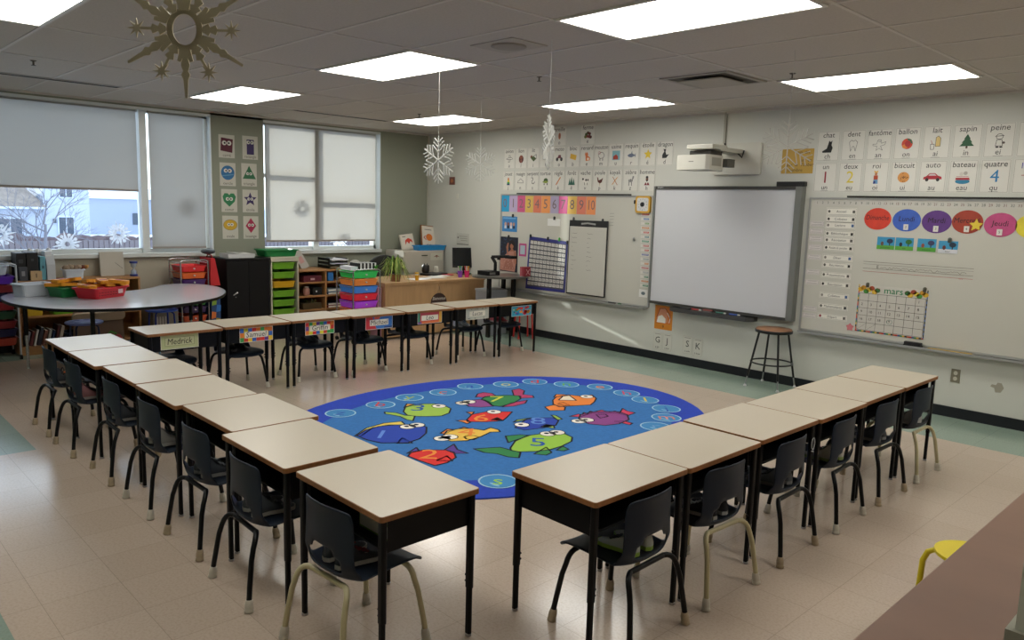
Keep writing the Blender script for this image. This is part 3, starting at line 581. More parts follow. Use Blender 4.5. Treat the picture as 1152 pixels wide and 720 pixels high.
# ------------------------------------------------------------------ things on the board wall (y = 0)
WY=-.001
def card(name,lab,cat,x0,z0,x1,z1,base='d6d4ca',t=.002,y=WY,grp=None,border=None):
    A=Art(((x0+x1)/2,y,(z0+z1)/2),*WU,t=t); a,b=(x1-x0)/2,(z1-z0)/2
    A.a=a;A.b=b; A.sheet([(-a,-b),(a,-b),(a,b),(-a,b)],base)
    if border: A.line([(-a+.006,-b+.006),(a-.006,-b+.006),(a-.006,b-.006),(-a+.006,b-.006)],.0022,border,1,closed=True)
    A.meta=(name,lab,cat,grp); return A
def done(A): n,l,c,g=A.meta; return A.put(n,label=l,cat=c,group=g)
def I(A,kind,s=1.0,cy=0):
    """small picture printed in the middle of a card; s = half size in metres"""
    e=lambda x,y,rx,ry,c,l=1,n=16: A.poly(ell(x*s,cy+y*s,rx*s,ry*s,n),c,l)
    p=lambda P,c,l=1: A.poly([(x*s,cy+y*s) for x,y in P],c,l)
    ln=lambda P,w_,c,l=2,cl=False: A.line([(x*s,cy+y*s) for x,y in P],w_*s,c,l,cl)
    k='2c2a28'
    if kind=='avion': ln([(-1,0),(-.3,.3),(.8,.3),(1,.0),(.6,-.1),(-.8,-.1)],.08,k,2,True); ln([(0,.3),(-.2,.8),(.2,.8),(.4,.3)],.08,k); ln([(0,-.1),(-.4,-.7),(0,-.7),(.4,-.1)],.08,k)
    elif kind=='lion': e(0,-.1,.75,.85,'5a2a20'); e(0,.35,.45,.4,'8a4a30',2); e(-.15,.4,.06,.08,k,3); e(.15,.4,.06,.08,k,3); ln([(0,-.2),(0,-.9)],.1,'c9806a')
    elif kind=='lit': p([(-.9,.1),(.1,-.7),(.9,-.1),(0,.5)],'4a5a30'); p([(-.9,.1),(-.9,.5),(-.4,.7),(-.3,.3)],'7a4a2a',2); ln([(.1,.5),(.9,.8),(.9,-.1)],.1,k)
    elif kind=='moto': e(-.6,-.4,.35,.4,k); e(.6,-.4,.35,.4,k); p([(-.6,-.2),(-.2,.5),(.4,.5),(.6,-.2)],'6a3038',2)
    elif kind=='bloc': p([(-.9,-.3),(.7,-.7),(.95,.3),(-.7,.7)],'d9ac2a')
    elif kind=='renard': p([(-.1,.9),(.3,.5),(.2,.1),(.8,-.2),(.8,-.8),(-.3,-.9),(-.4,0),(-.6,.5),(-.4,.9),(-.25,.6)],'d8733a'); e(.3,-.5,.3,.25,'e8d8c0',2)
    elif kind=='mouton': ln(ell(0,.1,.75,.6,14),.08,k,2,True); ln(ell(-.5,.6,.3,.25,10),.08,'b05a5a',2,True); ln([(-.3,-.5),(-.3,-.9)],.15,k); ln([(.4,-.5),(.4,-.9)],.15,k)
    elif kind=='usine': p([(-.95,-.9),(.95,-.9),(.95,.9),(-.95,.9)],'7fb0b8'); p([(-.7,-.8),(.5,-.8),(.5,-.2),(0,.2),(-.7,-.2)],'a83a28',2)
    elif kind=='requin': p([(-1,-.1),(-.5,.2),(-.1,.25),(.1,.8),(.2,.25),(.8,0),(1,.4),(.95,-.5),(.7,-.2),(0,-.5),(-.6,-.4)],'6a7486')
    elif kind=='etoile': p(star(0,0,1,.45),'e0c23a')
    elif kind=='dragon': p([(-.6,-.8),(.3,-.8),(.9,-.1),(.3,-.2),(.1,.3),(.2,.9),(-.1,.8),(-.4,.9),(-.2,.4),(-.6,-.2)],'1e1f22')
    elif kind=='jouet': p([(-.15,.9),(.15,.9),(.3,.3),(-.3,.3)],'d0642c'); p([(-.3,.3),(.3,.3),(.4,-.2),(-.4,-.2)],'d8c03a'); p([(-.4,-.2),(.4,-.2),(.5,-.6),(-.5,-.6)],'3a8a4a'); p([(-.5,-.6),(.5,-.6),(.5,-.95),(-.5,-.95)],'2a3a6a')
    elif kind=='nuage': ln([(-1,-.4),(-.8,.1),(-.4,.2),(-.1,.6),(.3,.5),(.5,.2),(.9,.1),(1,-.4)],.09,k,2,True)
    elif kind=='serpent': ln([(-.5,.8),(0,.8),(.1,.4),(-.3,0),(-.2,-.5),(.3,-.6),(.7,-.2)],.14,k)
    elif kind=='tortue': e(.1,.1,.7,.6,'3d5a2c'); e(.1,-.2,.8,.25,'8a9a3a',2); p([(-1,-.2),(-.6,0),(-.5,-.4)],'6a8a3a'); e(-.4,-.7,.15,.25,k); e(.6,-.7,.15,.25,k)
    elif kind=='regle': p([(-.8,-.8),(-.55,-.95),(.8,.8),(.55,.95)],'c9763a')
    elif kind=='foret': p([(-1,-.9),(-.6,.7),(-.3,-.9)],'3a6a5a'); p([(-.5,-.9),(0,1),(.4,-.9)],'2c5a4a',2); p([(.2,-.9),(.6,.7),(1,-.9)],'3a6a5a')
    elif kind=='vache': p([(-1,.3),(-.7,.5),(.9,.5),(1,0),(.8,-.6),(-.3,-.4)],'dedbd0'); e(-.7,.4,.25,.25,k,2); e(.2,.2,.25,.25,k,2); e(.75,.2,.2,.25,k,2); ln([(-.2,-.4),(-.2,-.9)],.12,k); ln([(.6,-.4),(.6,-.9)],.12,k)
    elif kind=='poule': p([(-.8,.8),(-.5,.7),(-.3,.1),(.5,.4),(.9,.7),(.6,-.3),(0,-.6),(-.6,-.2)],'5a2a22'); ln([(0,-.6),(0,-1)],.1,'b08a3a')
    elif kind=='kayak': p([(-.9,-.9),(-.5,-.7),(.9,.9),(.4,.6)],'cf8a34'); ln([(-.6,.8),(.7,-.9)],.14,'a8662c')
    elif kind=='zebre': e(0,.0,.55,.35,'6a6a68'); p([(.3,.2),(.5,1),(.9,.9),(.8,.5),(.5,.1)],'8a8a86'); ln([(-.4,-.3),(-.4,-1)],.16,'55555a'); ln([(.3,-.3),(.3,-1)],.16,'55555a'); ln([(-.2,.3),(-.1,-.3)],.09,'d8d6cc'); ln([(.2,.3),(.2,-.3)],.09,'d8d6cc')
    elif kind=='homme': e(0,.3,.33,.45,'6a4432'); e(0,.7,.34,.25,k,2); e(0,-.02,.25,.18,k,2); p([(-.7,-.95),(-.4,-.4),(.4,-.4),(.7,-.95)],'7a3038'); p([(-.12,-.4),(.12,-.4),(0,-.9)],'e0dcd0',2)
    elif kind=='oreille': e(0,.1,.38,.75,'b5714a'); e(.03,.15,.2,.5,'8f5236',2)
    elif kind=='ferme':
        for x,y,c in((-.5,.1,'4a5a2a'),(0,.4,'5a3a24'),(.5,.2,'6a2a22'),(-.2,-.3,'8a3028'),(.4,-.4,'7a2a24'),(.8,-.5,'5a2a20'),(-.7,-.4,'6a6a2a')): e(x,y,.38,.35,c,1+int(x>0))
    elif kind=='chat': p([(-.8,-.9),(.5,-.9),(.7,-.2),(.5,.2),(.6,.9),(.35,.65),(.1,.9),(.0,.4),(-.2,-.3),(-.9,-.7)],'141414')
    elif kind=='dent': ln([(-.6,.5),(-.3,.8),(0,.65),(.3,.8),(.6,.5),(.5,0),(.35,-.8),(.1,-.1),(-.1,-.1),(-.35,-.8),(-.5,0)],.05,k,2,True)
    elif kind=='fantome': ln([(-.9,.1),(-.4,.1),(-.2,.7),(.2,.7),(.3,.2),(.9,.4),(.8,.0),(.2,-.2),(.5,-.8),(0,-.5),(-.4,-.8),(-.3,-.2),(-.9,-.1)],.05,'55524e',2,True); e(-.06,.45,.04,.08,k); e(.1,.45,.04,.08,k)
    elif kind=='ballon': e(0,0,.75,.75,'c8452a'); p([(-.1,.75),(.5,.6),(.75,.0),(.3,.1)],'2f6a4a',2); e(-.25,-.35,.4,.3,'d8803a',2); e(.1,0,.4,.45,'a82a2a',3)
    elif kind=='lait': p([(-.1,-.5),(.5,-.5),(.5,.6),(.2,.9),(-.1,.7)],'d9bf7a'); ln([(-.1,-.5),(.5,-.5),(.5,.6),(.2,.9),(-.1,.7)],.05,k,2,True); ln([(-.7,-.9),(-.3,-.9),(-.25,-.2),(-.75,-.2)],.06,k,2,True); ln([(-.5,-.2),(-.7,.3)],.07,'a84a3a')
    elif kind=='sapin': p([(-.9,-.6),(.9,-.6),(.5,-.15),(.65,-.15),(.3,.35),(.4,.35),(0,1),(-.4,.35),(-.3,.35),(-.65,-.15),(-.5,-.15)],'1f5230'); p([(-.12,-.9),(.12,-.9),(.12,-.6),(-.12,-.6)],'4a3020')
    elif kind=='peine': ln(ell(0,.5,.4,.35,14),.06,k,2,True); ln([(-.5,.55),(.5,.6)],.07,k); ln([(-.3,.1),(-.4,-.7),(.4,-.7),(.3,.1)],.06,k,2,True); e(.5,-.3,.18,.15,'5a4a44'); e(-.2,-.85,.2,.1,k); e(.25,-.85,.2,.1,k)
    elif kind=='1': A.text('1',0,cy,1.9*s*1.3,'8e2430',2)
    elif kind=='2': A.text('2',0,cy,1.9*s*1.3,'d8c23a',2)
    elif kind=='4': A.text('4',0,cy,1.9*s*1.2,'2a7ab0',2)
    elif kind=='roi': e(0,.5,.2,.2,'b5714a'); p([(-.25,.7),(-.3,1),(0,.85),(.3,1),(.25,.7)],'d8a83a',2); p([(-.3,-.3),(.3,-.3),(.3,.3),(-.3,.3)],'b04a2c'); p([(-.35,-.9),(.35,-.9),(.3,-.3),(-.3,-.3)],'6a9ac0'); p([(-.3,-.9),(0,-.9),(0,-.5),(-.3,-.5)],'2a3a7a',2)
    elif kind=='biscuit':
        e(0,0,.8,.75,'cf8f4a'); rc=random.Random(5)
        for _ in range(16):
            a_,q=rc.uniform(0,6.28),rc.uniform(0,.62); e(math.cos(a_)*q,math.sin(a_)*q,.07,.06,'4a2a1a',2,6)
    elif kind=='auto': p([(-1.2,-.3),(1.2,-.3),(1.15,.05),(.7,.2),(.3,.55),(-.4,.55),(-.8,.15),(-1.15,.0)],'a82430'); p([(-.55,.2),(.5,.2),(.25,.45),(-.35,.45)],'c9b8b8',2); e(-.7,-.35,.22,.24,k,2); e(.7,-.35,.22,.24,k,2)
    elif kind=='bateau': e(0,-.6,.9,.35,'2a7a9a'); p([(-.9,-.4),(.9,-.4),(.7,.1),(-.8,.1)],'a82a34',2); p([(-.9,-.1),(.8,-.1),(.75,.05),(-.85,.05)],'dedbd0',3); e(-.2,.4,.25,.25,'c9c4b8'); e(.3,.5,.25,.25,'a9a49a')
    elif kind=='loupe': ln([(-.8,.1),(.8,.1)],.08,'a8343a')
def word(A,w_,letter,kind,size,base_y,pic,under=True):
    A.text(w_,0,A.b*.72,size,'2c2a28',3,maxw=A.a*1.85,italic=.08); I(A,kind,pic,-.004)
    A.text(letter,0,-A.b*.70,size*.95,'2c2a28',3,italic=.08)
    if under: A.rect(-.035,-A.b*.93,.035,-A.b*.915,'2c2a28',3)
# left alphabet cards
W_=.218
row3=[(1.793,'jouet','j','jouet'),(2.028,'nuage','n','nuage'),(2.258,'serpent','s','serpent'),(2.49,'tortue','t','tortue'),(2.715,'règle','è','regle'),(2.944,'forêt','ê','foret'),(3.17,'vache','v','vache'),(3.40,'poule','p','poule'),(3.632,'kayak','k','kayak'),(3.865,'zèbre','z','zebre'),(4.099,'homme','h','homme')]
row2=[(1.803,'avion','a','avion'),(2.029,'lion','l','lion'),(2.257,'lit','i','lit'),(2.484,'flocon','f','etoile'),(2.719,'moto','o','moto'),(2.954,'bloc','b','bloc'),(3.18,'renard','e','renard'),(3.406,'mouton','m','mouton'),(3.632,'usine','u','usine'),(3.859,'requin','r','requin'),(4.093,'étoile','é','etoile'),(4.326,'dragon','d','dragon')]
G1='letter cards above the left whiteboard'
for x,w_,l,kd in row3:
    A=card('letter_card','white picture card reading '+w_+', lower row above the left whiteboard','card',x-W_/2,1.912,x+W_/2,2.168,grp=G1,border='9d9a8e'); word(A,w_,l,kd,.072,0,.055,False); done(A)
for x,w_,l,kd in row2:
    if w_=='flocon': continue
    z=2.20+.0*(x-2)
    A=card('letter_card','white picture card reading '+w_+', upper row above the left whiteboard','card',x-W_/2,z,x+W_/2,z+.27,grp=G1,border='9d9a8e'); word(A,w_,l,kd,.072,0,.06,False); done(A)
A=card('letter_card','white letter card behind the narrow hanging snowflake, upper row','card',2.484-W_/2,2.2,2.484+W_/2,2.47,grp=G1,border='9d9a8e'); A.text('t',0,-.09,.07,'2c2a28',3); done(A)
for x,w_,l,kd in ((2.71,'oreille','o','oreille'),(3.18,'ferme','e','ferme')):
    A=card('letter_card','white picture card reading '+w_+' alone near the ceiling','card',x-W_/2,2.478,x+W_/2,2.708,grp=G1); word(A,w_,l,kd,.072,0,.055,False); done(A)
# right sound cards
G2='sound cards above the right whiteboard'
xs1=[6.07,6.305,6.538,6.776,7.014,7.25,7.486,7.722]
for i,(w_,l,kd) in enumerate((('chat','ch','chat'),('dent','en','dent'),('fantôme','an','fantome'),('ballon','on','ballon'),('lait','ai','lait'),('sapin','in','sapin'),('peine','ei','peine'))):
    A=card('sound_card','white picture card reading '+w_+', upper row above the right whiteboard','card',xs1[i],2.21,xs1[i]+.215,2.485,grp=G2,border='8a877c'); word(A,w_,l,kd,.066,0,.062); done(A)
A=card('sound_card','partly visible white card at the right picture edge, upper row','card',xs1[7],2.21,xs1[7]+.215,2.485,grp=G2,border='8a877c'); done(A)
for i,(w_,l,kd) in enumerate((('un','un','1'),('deux','eu','2'),('roi','oi','roi'),('biscuit','ui','biscuit'),('auto','au','auto'),('bateau','eau','bateau'),('quatre','qu','4'),('lu','','loupe'))):
    A=card('sound_card','white picture card reading '+w_+', lower row above the right whiteboard','card',xs1[i]-.003,1.922,xs1[i]+.212,2.192,grp=G2,border='8a877c')
    if w_=='lu': A.text('l',-.05,.08,.066,'3a3aa0',3); I(A,'loupe',.06,0); A.meta=('sound_card','partly visible card with a red line at the right picture edge, lower row','card',G2)
    else: word(A,w_,l,kd,.066,0,.062)
    done(A)

# whiteboards
wbm=mat('c2c0b4',.22,spec=.5); fal=mat('a9aaa6',.35,.5)
def whiteboard(x0,x1,z0,z1,lab):
    t=thing('whiteboard',lab,'whiteboard',((x0+x1)/2,0,z0)); a=(x1-x0)/2; h=z1-z0
    bx('panel',(-a,-.012,0),(a,-.001,h),wbm,t)
    f=.018; MB().box((-a,-.02,0),(a,-.001,f),fal).box((-a,-.02,h-f),(a,-.001,h),fal).box((-a,-.02,f),(-a+f,-.001,h-f),fal).box((a-f,-.02,f),(a,-.001,h-f),fal).build('frame',t)
    MB().box((-a+.02,-.085,-.014),(a-.02,-.0,-.004),fal).box((-a+.02,-.088,-.016),(a-.02,-.083,.004),fal).build('tray',t)
    return t
L_=whiteboard(1.668,4.225,.585,1.866,'long left whiteboard under the number cards and picture cards')
R_=whiteboard(6.045,8.75,.578,1.87,'right whiteboard with the day ovals, schedule strips and mars calendar')
bx('map_rail',(-.955,-.012,-.008),(.955,0,.008),mat('26241f',.4),None,loc=(2.945,-.02,1.873),label='thin black rail along the top of the left whiteboard',cat='rail')
bx('map_rail',(-1.05,-.012,-.008),(1.05,0,.008),mat('17150f',.4),None,loc=(7.46,-.02,1.879),label='thin black rail along the top of the right whiteboard',cat='rail')
BYY=-.0135
# number cards 0-10
xs=[1.672,1.838,1.995,2.144,2.295,2.44,2.603,2.75,2.902,3.056,3.21,3.365]; cs=['2a9ac8','b9a8c8','cc5a86','d8b45a','d87a5e','e89a5a','aaa0bc','d05a92','e0b75a','dc8066','e8945c']
cn=['bright blue','pale lilac','rose pink','mustard','salmon','orange','greyish lilac','deep pink','yellow','coral','light orange']
for i in range(11):
    A=card('number_card',cn[i]+' paper strip with the number %d on the left whiteboard'%i,'card',xs[i]+.002,1.628-.0,xs[i+1]-.004,1.848,cs[i],t=.001,y=BYY,grp='number strips 0 to 10')
    A.text(str(i),0,0,.17,'7a6a6a',2,maxw=.1); done(A)
A=card('wall_calendar','blue paper with four small children pictures clipped on the left whiteboard','poster',1.706,1.36,2.0,1.565,'3a80bc',y=BYY,t=.001)
for k in range(4): x=-.08+.055*k; A.poly(ell(x,.0,.022,.026,10),['c9a08a','8a5a4a','d8b0a0','b08a7a'][k],1); A.rect(x-.02,-.06,x+.02,-.02,['c8d0d8','1a2430','d0d4d8','26304a'][k],1)
A.rect(-.13,.07,.12,.09,'6aa8d8',1); done(A)
A=card('poster','dark poster of a seated woman in a pale pink dress by the corner table','poster',1.672,.815,2.03,1.288,'1d2332',y=BYY,t=.001)
rc=random.Random(2)
for _ in range(40): A.poly(ell(rc.uniform(-.17,.05),rc.uniform(-.02,.22),.006,.006,6),rc.choice(['3a5a8a','55688a','2a4a6a']),1)
A.poly([(-.178,-.22),(-.178,-.06),(-.08,-.02),(.02,.05),(.14,.06),(.16,-.05),(.13,-.23)],'b98474',2); A.poly([(-.06,-.1),(.05,-.04),(.12,-.2),(-.1,-.21)],'a8705f',3)
A.poly([(-.03,.0),(-.05,.1),(-.02,.16),(.0,.15),(-.01,.05),(.0,0)],'a87058',3); A.poly(ell(.06,.12,.035,.045),'a26a50',3); A.poly([(.0,.09),(.005,.16),(.03,.19),(.08,.195),(.12,.16),(.13,.08),(.105,.04),(.095,.12),(.05,.15)],'1c1416',4); A.poly([(.05,.08),(.02,.04),(.11,.05),(.08,.08)],'a26a50',3); A.poly([(.1,.05),(.15,.03),(.16,-.12),(.12,-.12)],'a87058',3)
for _ in range(26): A.poly(ell(rc.uniform(-.15,.1),rc.uniform(-.2,-.02),.008,.006,6),rc.choice(['caa090','8f5a50','d8b4a4']),4)
done(A)
A=card('framed_note','pink-edged framed note beside the dark poster','frame',2.056,1.043,2.192,1.214,'b84a80',y=BYY,t=.004); A.rect(-.045,-.06,.045,.06,'a9b8c4',1); done(A)
A=card('note_paper','small white notice held by a clip above the number chart','paper',2.565,1.468,2.792,1.56,'dcdcd6',y=BYY,t=.0015); done(A)
# number pocket chart
A=Art((2.57,BYY-.003,.965),*WU,t=.003); TL,TR,BR,BLc=(-.322,.352),(.368,.315),(.345,-.335),(-.368,-.345)
A.sheet([BLc,BR,TR,TL],'2b2f7a')
def bil(u,v):
    a=[TL[i]+(TR[i]-TL[i])*u for i in(0,1)]; b=[BLc[i]+(BR[i]-BLc[i])*u for i in(0,1)]; return (a[0]+(b[0]-a[0])*v,a[1]+(b[1]-a[1])*v)
A.poly([bil(.05,.95),bil(.97,.95),bil(.97,.06),bil(.03,.06)],'4a4a50',1)
for r in range(10):
    for c in range(10):
        u0=.045+.092*c; v0=.075+.087*r; A.poly([bil(u0,v0+.062),bil(u0+.078,v0+.062),bil(u0+.078,v0),bil(u0,v0)],'c9c7c0',2)
        q=bil(u0+.039,v0+.031); A.text(str(r*10+c+1),q[0],q[1],.030,'3a3a3a',3)
A.put('hundred_chart',label='blue-edged hanging chart of numbers on the left whiteboard',cat='chart')
# flip chart
A=Art((3.27,BYY-.012,1.093),*WU,t=.012); A.sheet([(-.315,-.465),(.312,-.46),(.315,.465),(-.3,.46)],'1a1a1a'); A.poly([(-.3,-.447),(.298,-.445),(.302,.385),(-.29,.385)],'bfbdb2',1)
A.line([(-.1,.42),(.0,.43),(.12,.42)],.02,'9a9a98',1)
rc=random.Random(9)
for r in range(9):
    for x in(-.25,.0):
        z=.30-.055*r; n=rc.randint(2,5); A.line([(x+.02*q+rc.uniform(-.004,.004),z+rc.uniform(-.006,.006)-.004*r*.2) for q in range(n)],.003,'55554e',2)
A.put('flip_chart',label='white flip chart pad with faint writing and a black top bar',cat='flip chart')
A=Art((3.62,BYY+.001,1.55),*WU,t=.0005)
for r in range(5): A.line([(-.03,.10-r*.035),(.03,.102-r*.035)],.004,'77776f',1)
A.put('handwriting',label='five short lines of faint handwriting high on the left whiteboard',cat='writing')
# timer clock
t=thing('timer_clock','square yellow-edged timer clock at the left whiteboard corner','clock',(4.085,BYY,1.765),group=None)
MB().add([],[],alu)
A=Art((0,0,0),*WU,t=.03); A.sheet(rrect(.205,.19,.025),'cf9f34'); A.poly(rrect(.16,.15,.02),'c9cac8',1)
for k in range(12): a_=2*PI*k/12; A.poly(ell(.06*math.cos(a_),.06*math.sin(a_),.005,.005,6),'555555',2)
A.build('case',t); A=Art((0,-.031,0),*WU,t=.012); A.sheet(ell(0,0,.026,.026,16),'17171a'); A.build('dial',t)
cz=1.652; cc=['c8453a','3a70b0','6a9a5a','c87a34','c0444a','3a7a80','2a8a6a','b84a50','c04848','4a5a9a','8a9a9a','c88044','b84a5a','9aa0a0','2a7a5a','c0703a','2a7a5a']
for i in range(17):
    x=4.115+.005*i/2; z=cz-i*.051
    A=card('name_strip','small printed %s word strip, one of the column at the left whiteboard edge'%('white'),'card',x-.065,z-.019,x+.065,z+.019,'cfccc2',t=.0008,y=BYY,grp='word strips on the left whiteboard edge')
    A.rect(-.05+.02*(i%3),-.009,.05,.009,cc[i],1); A.line([(-.045,.0),(.04,.002)],.003,'e2ded2',2); done(A)
A=card('note_paper','small white cut-out paper below the word strips','paper',4.08,.70,4.20,.79,'d8d8d2',y=BYY,t=.001); A.poly(ell(0,0,.03,.02,10),'5a6a70',1); done(A)

# interactive board
t=thing('interactive_whiteboard','large grey-framed interactive whiteboard in the middle of the wall','whiteboard',(5.13,0,.655)); a=.865; h=1.315
sf=mat('6f716c',.4); sfd=mat('3a3935',.4)
MB().box((-a+.02,-.075,.03),(a-.05,-.0,h-.03),mat('c6c7c9',.45)).build('screen',t)
bx('side_frame',(-a,-.09,.0),(-a+.022,-.0,h),sf,t); bx('side_frame',(a-.062,-.09,.0),(a,-.0,h),sf,t)
bx('top_frame',(-a+.022,-.09,h-.032),(a-.062,-.0,h),sfd,t); bx('bottom_frame',(-a+.022,-.09,0),(a-.062,-.0,.03),sfd,t)
A=Art((-a+.09,-.0905,h-.016),*WU,t=.0004); A.text('SMART',0,0,.026,'c9c9c4',1); A.build('logo',t)
P=[(-.52,-.0),(.50,-.0),(.50,-.08),(.45,-.15),(-.42,-.15),(-.52,-.09)]
t2=thing('pen_tray','dark grey pen tray under the interactive whiteboard','tray',(5.09,-.0,.60)); MB().prism([(x,y) for x,y in P],0,.045,mat('3d3d3c',.45)).build('tray',t2)
for x,c,n in ((-.3,'2a2a2a','black'),(-.16,'a83a3a','red'),(.14,'2c6a5a','green'),(.30,'2f4f9a','blue')):
    p=thing('marker',n+' marker lying in the interactive whiteboard pen tray','marker',(5.09+x,-.115,.6535),group='markers in the pen tray'); MB().tube([(-.06,0,0),(.035,0,0)],.008,mat(c,.4),10).build('barrel',p); MB().tube([(.035,0,0),(.06,0,0)],.0088,mat('c9c9c4' if c!='2a2a2a' else '1a1a1a',.4),10).build('cap',p)
p=thing('marker_eraser','grey eraser block between markers in the pen tray','eraser',(5.09-.02,-.115,.645)); bx('felt',(-.05,-.02,0),(.05,.02,.012),mat('5a5a58',.9),p); bx('handle',(-.05,-.02,.012),(.05,.02,.025),mat('8a4a44',.5),p)
bx('speaker_bar',(-.145,-.06,0),(.145,0,.045),mat('0e0e0e',.5),None,loc=(5.86,-.005,1.972),label='small black bar mounted on the interactive board upper right corner',cat='device',bevel=.004)
# projector
pw=mat('c6c3b6',.45); t=thing('projector','white short-throw projector on a wall arm above the interactive board','projector',(5.12,0,2.2))
MB().prism(rrect(.56,.32,.025,3,0,0),0,.03,pw,Matrix.Translation((.11,-.0,.05))@Matrix.Rotation(PI/2,4,'X')).build('wall_plate',t)
bx('arm_cover',(-.02,-.46,.10),(.19,-.03,.14),pw,t,bevel=.006)
bx('arm_head',(-.10,-.62,.11),(.20,-.36,.158),pw,t,bevel=.01)
P=[(-.21,-.56),(-.20,-.63),(.15,-.66),(.185,-.63),(.185,-.40),(.10,-.28),(-.17,-.30)]
MB().prism(P,-.09,.055,pw).build('body',t,bevel=.008)
bx('lens_recess',(-.10,-.56,.056),(.14,-.35,.10),mat('35322c',.6),t); bx('connector_panel',(.11,-.34,-.05),(.20,-.20,.03),mat('5a5850',.6),t)
MB().box((.1855,-.6,-.05),(.188,-.43,.03),mat('9b988c',.6)).build('side_vent',t)
A=Art((0,0,0),*WU,t=.0003); A.rect(-.03,-.004,.03,.004,'77746a',1); o=A.build('logo',t,loc=(-.02,-.648,-.01),rot=(0,0,-.085))
MB().tube([(.22,-.07,.13),(.20,-.07,.06),(.12,-.07,.13),(.0,-.045,.16),(-.03,-.035,.21)],.009,mat('2a2824',.5),8).build('cable',t)
MB().box((-.012,-.02,0),(.012,0,.34),mat('a9a698',.5)).build('cable_channel',None,loc=(5.07,-.001,2.39),label='thin cable channel from the ceiling down to the projector plate',cat='cable channel')
A=card('poster','mustard yellow paper with French words right of the projector','paper',5.722,2.096,6.045,2.332,'b5923e',t=.0015)
for i,(w_,x,z) in enumerate((('un  on',.06,.085),('un  un',.09,.01),('par  le  Timber',.03,-.035),('chambre',-.02,-.085))): A.text(w_,x,z,.045,'4a3a24',1,italic=.1)
done(A)
# right whiteboard art
A=Art((6.99,BYY+.0005,1.82),*WU,t=.0006); A.sheet([(-.89,-.026),(.95,-.026),(.95,.03),(-.89,.03)],'bdbab0')
for i in range(1,36): x=-.865+(i-1)*.0523; A.text(str(i),x,0,.032,('6a3a3a' if i%2 and i>12 and i!=19 and i!=27 else '44504a'),1)
A.put('number_line',label='long paper number line along the top of the right whiteboard',cat='number line')
for i,(x,z,c,n,cn_) in enumerate(((6.698,1.683,'c93c28','Dimanche','red'),(6.948,1.678,'3a5cb0','Lundi','blue'),(7.193,1.673,'5a3478','Mardi','purple'),(7.431,1.680,'9a3a26','Mercredi','rust'),(7.675,1.664,'b84a78','Jeudi','pink'),(7.90,1.66,'d8c83a','','yellow'))):
    A=Art((x,BYY,z),*WU,t=.0015); A.sheet(ell(0,0,.119,.098,32),mat(c,.6,noise=(14,.14)))
    if n: A.text(n,0,.01,.062,'26181a',1,italic=.1,maxw=.20)
    A.put('day_oval',label=(cn_+' paper oval reading '+n+' on the right whiteboard') if n else 'yellow paper oval cut by the right picture edge',cat='card',group='weekday ovals')
    if n and n!='Dimanche':
        A=card('date_card','tiny white number card on the %s oval'%n,'card',x-.02,z-.085,x+.02,z-.035,'d2cfc6',t=.001,y=BYY-.0035,grp='tiny number cards on the ovals'); A.text(str(i+1),0,0,.03,'3a3a3a',1); done(A)
A=Art((7.50,BYY-.0035,1.655),*WU,t=.002); A.sheet(star(0,0,.055,.026),'d8bf3a'); A.put('star_cutout',label='yellow paper star on the Mercredi oval',cat='star')
A=Art((6.541,BYY,.668),*WU,t=.001); A.sheet(star(0,0,.04,.026),'c87478'); A.put('star_cutout',label='pink paper star left of the mars calendar',cat='star')
for i,(x,c,n) in enumerate(((6.79,'5aa03a','printemps'),(6.95,'5aa03a','été'),(7.134,'4f9a34','automne'),(7.305,'c9ccd0','hiver'))):
    A=card('season_card','small picture card reading %s on the right whiteboard'%n,'card',x-.076,1.413-.004*(i==3),x+.076,1.524-.01*(i==3),'3a90b8',t=.0012,y=BYY,grp='season cards')
    A.rect(-.076,-A.b,.076,-A.b*.35,c,1); A.poly(ell(.035,.02,.028,.022,10),['23304a','2f6a2a','3a3a5a','2a3a4a'][i],1); A.rect(.03,-.02,.038,.01,'2a2018',1); A.poly(ell(-.03,-.005,.014,.02,8),['6a4a3a','1a1a1c','8a4a3a','5a2a24'][i],2); A.text(n,0,-A.b*.7,.02,'2a3a2a',2); done(A)
A=Art((7.07,BYY+.001,1.24),*WU,t=.0005)
for z,c in ((.052,'5a564e'),(.03,'8a867c'),(-.009,'5a564e'),(-.037,'a8484a')): A.line([(-.46,z),(.45,z)],.003,c,1)
rc=random.Random(3); pts=[]
for k in range(60): pts.append((-.31+k*.012,.0+rc.uniform(-.006,.016)))
A.line(pts,.0028,'6a655c',2); A.text('E',-.33,.008,.04,'3a3630',2); A.text('...',.36,-.03,.05,'a8484a',2)
A.put('handwriting',label='ruled lines with one handwritten sentence on the right whiteboard',cat='writing')
# calendar
A=Art((6.89,BYY,.86),*WU,t=.0015); a,b=.30,.218; A.sheet([(-a,-b),(a,-b),(a,b),(-a,b)],'c2beb4')
cs=['c8342c','2f5a9a','3a8a4a','d8a82a','1f2a2a','c85a2c']
for k in range(30):
    u=-a+2*a*k/30; A.rect(u,-b,u+2*a/30,-b+.012,cs[k%6],1)
    if k<22:
        v=-b+2*b*k/22; A.rect(-a,v,-a+.009,v+2*b/22,cs[(k*5)%6],1); A.rect(a-.009,v,a,v+2*b/22,cs[(k*3+1)%6],1)
for sx in(-1,1):
    for k in range(7): A.poly(ell(sx*(.28-.025*k),.175+.018*math.sin(k*2.1),.026,.022,8),['d8a82a','c8902a','4a8a3a','e0c03a','a84a2c','d8b03a','3a6a34'][k],2)
A.line([(-.14,.19),(-.11,.192)],.006,'c0443c',2); A.line([(.11,.185),(.17,.18)],.006,'c0443c',2)
A.text('mars',.01,.18,.085,'2f8a5a',3)
x0,x1,zt,zb=-.285,.285,.14,-.2; 
for r in range(6): z=zt-(zt-zb)*r/5; A.line([(x0,z),(x1,z)],.003,'55524a',2)
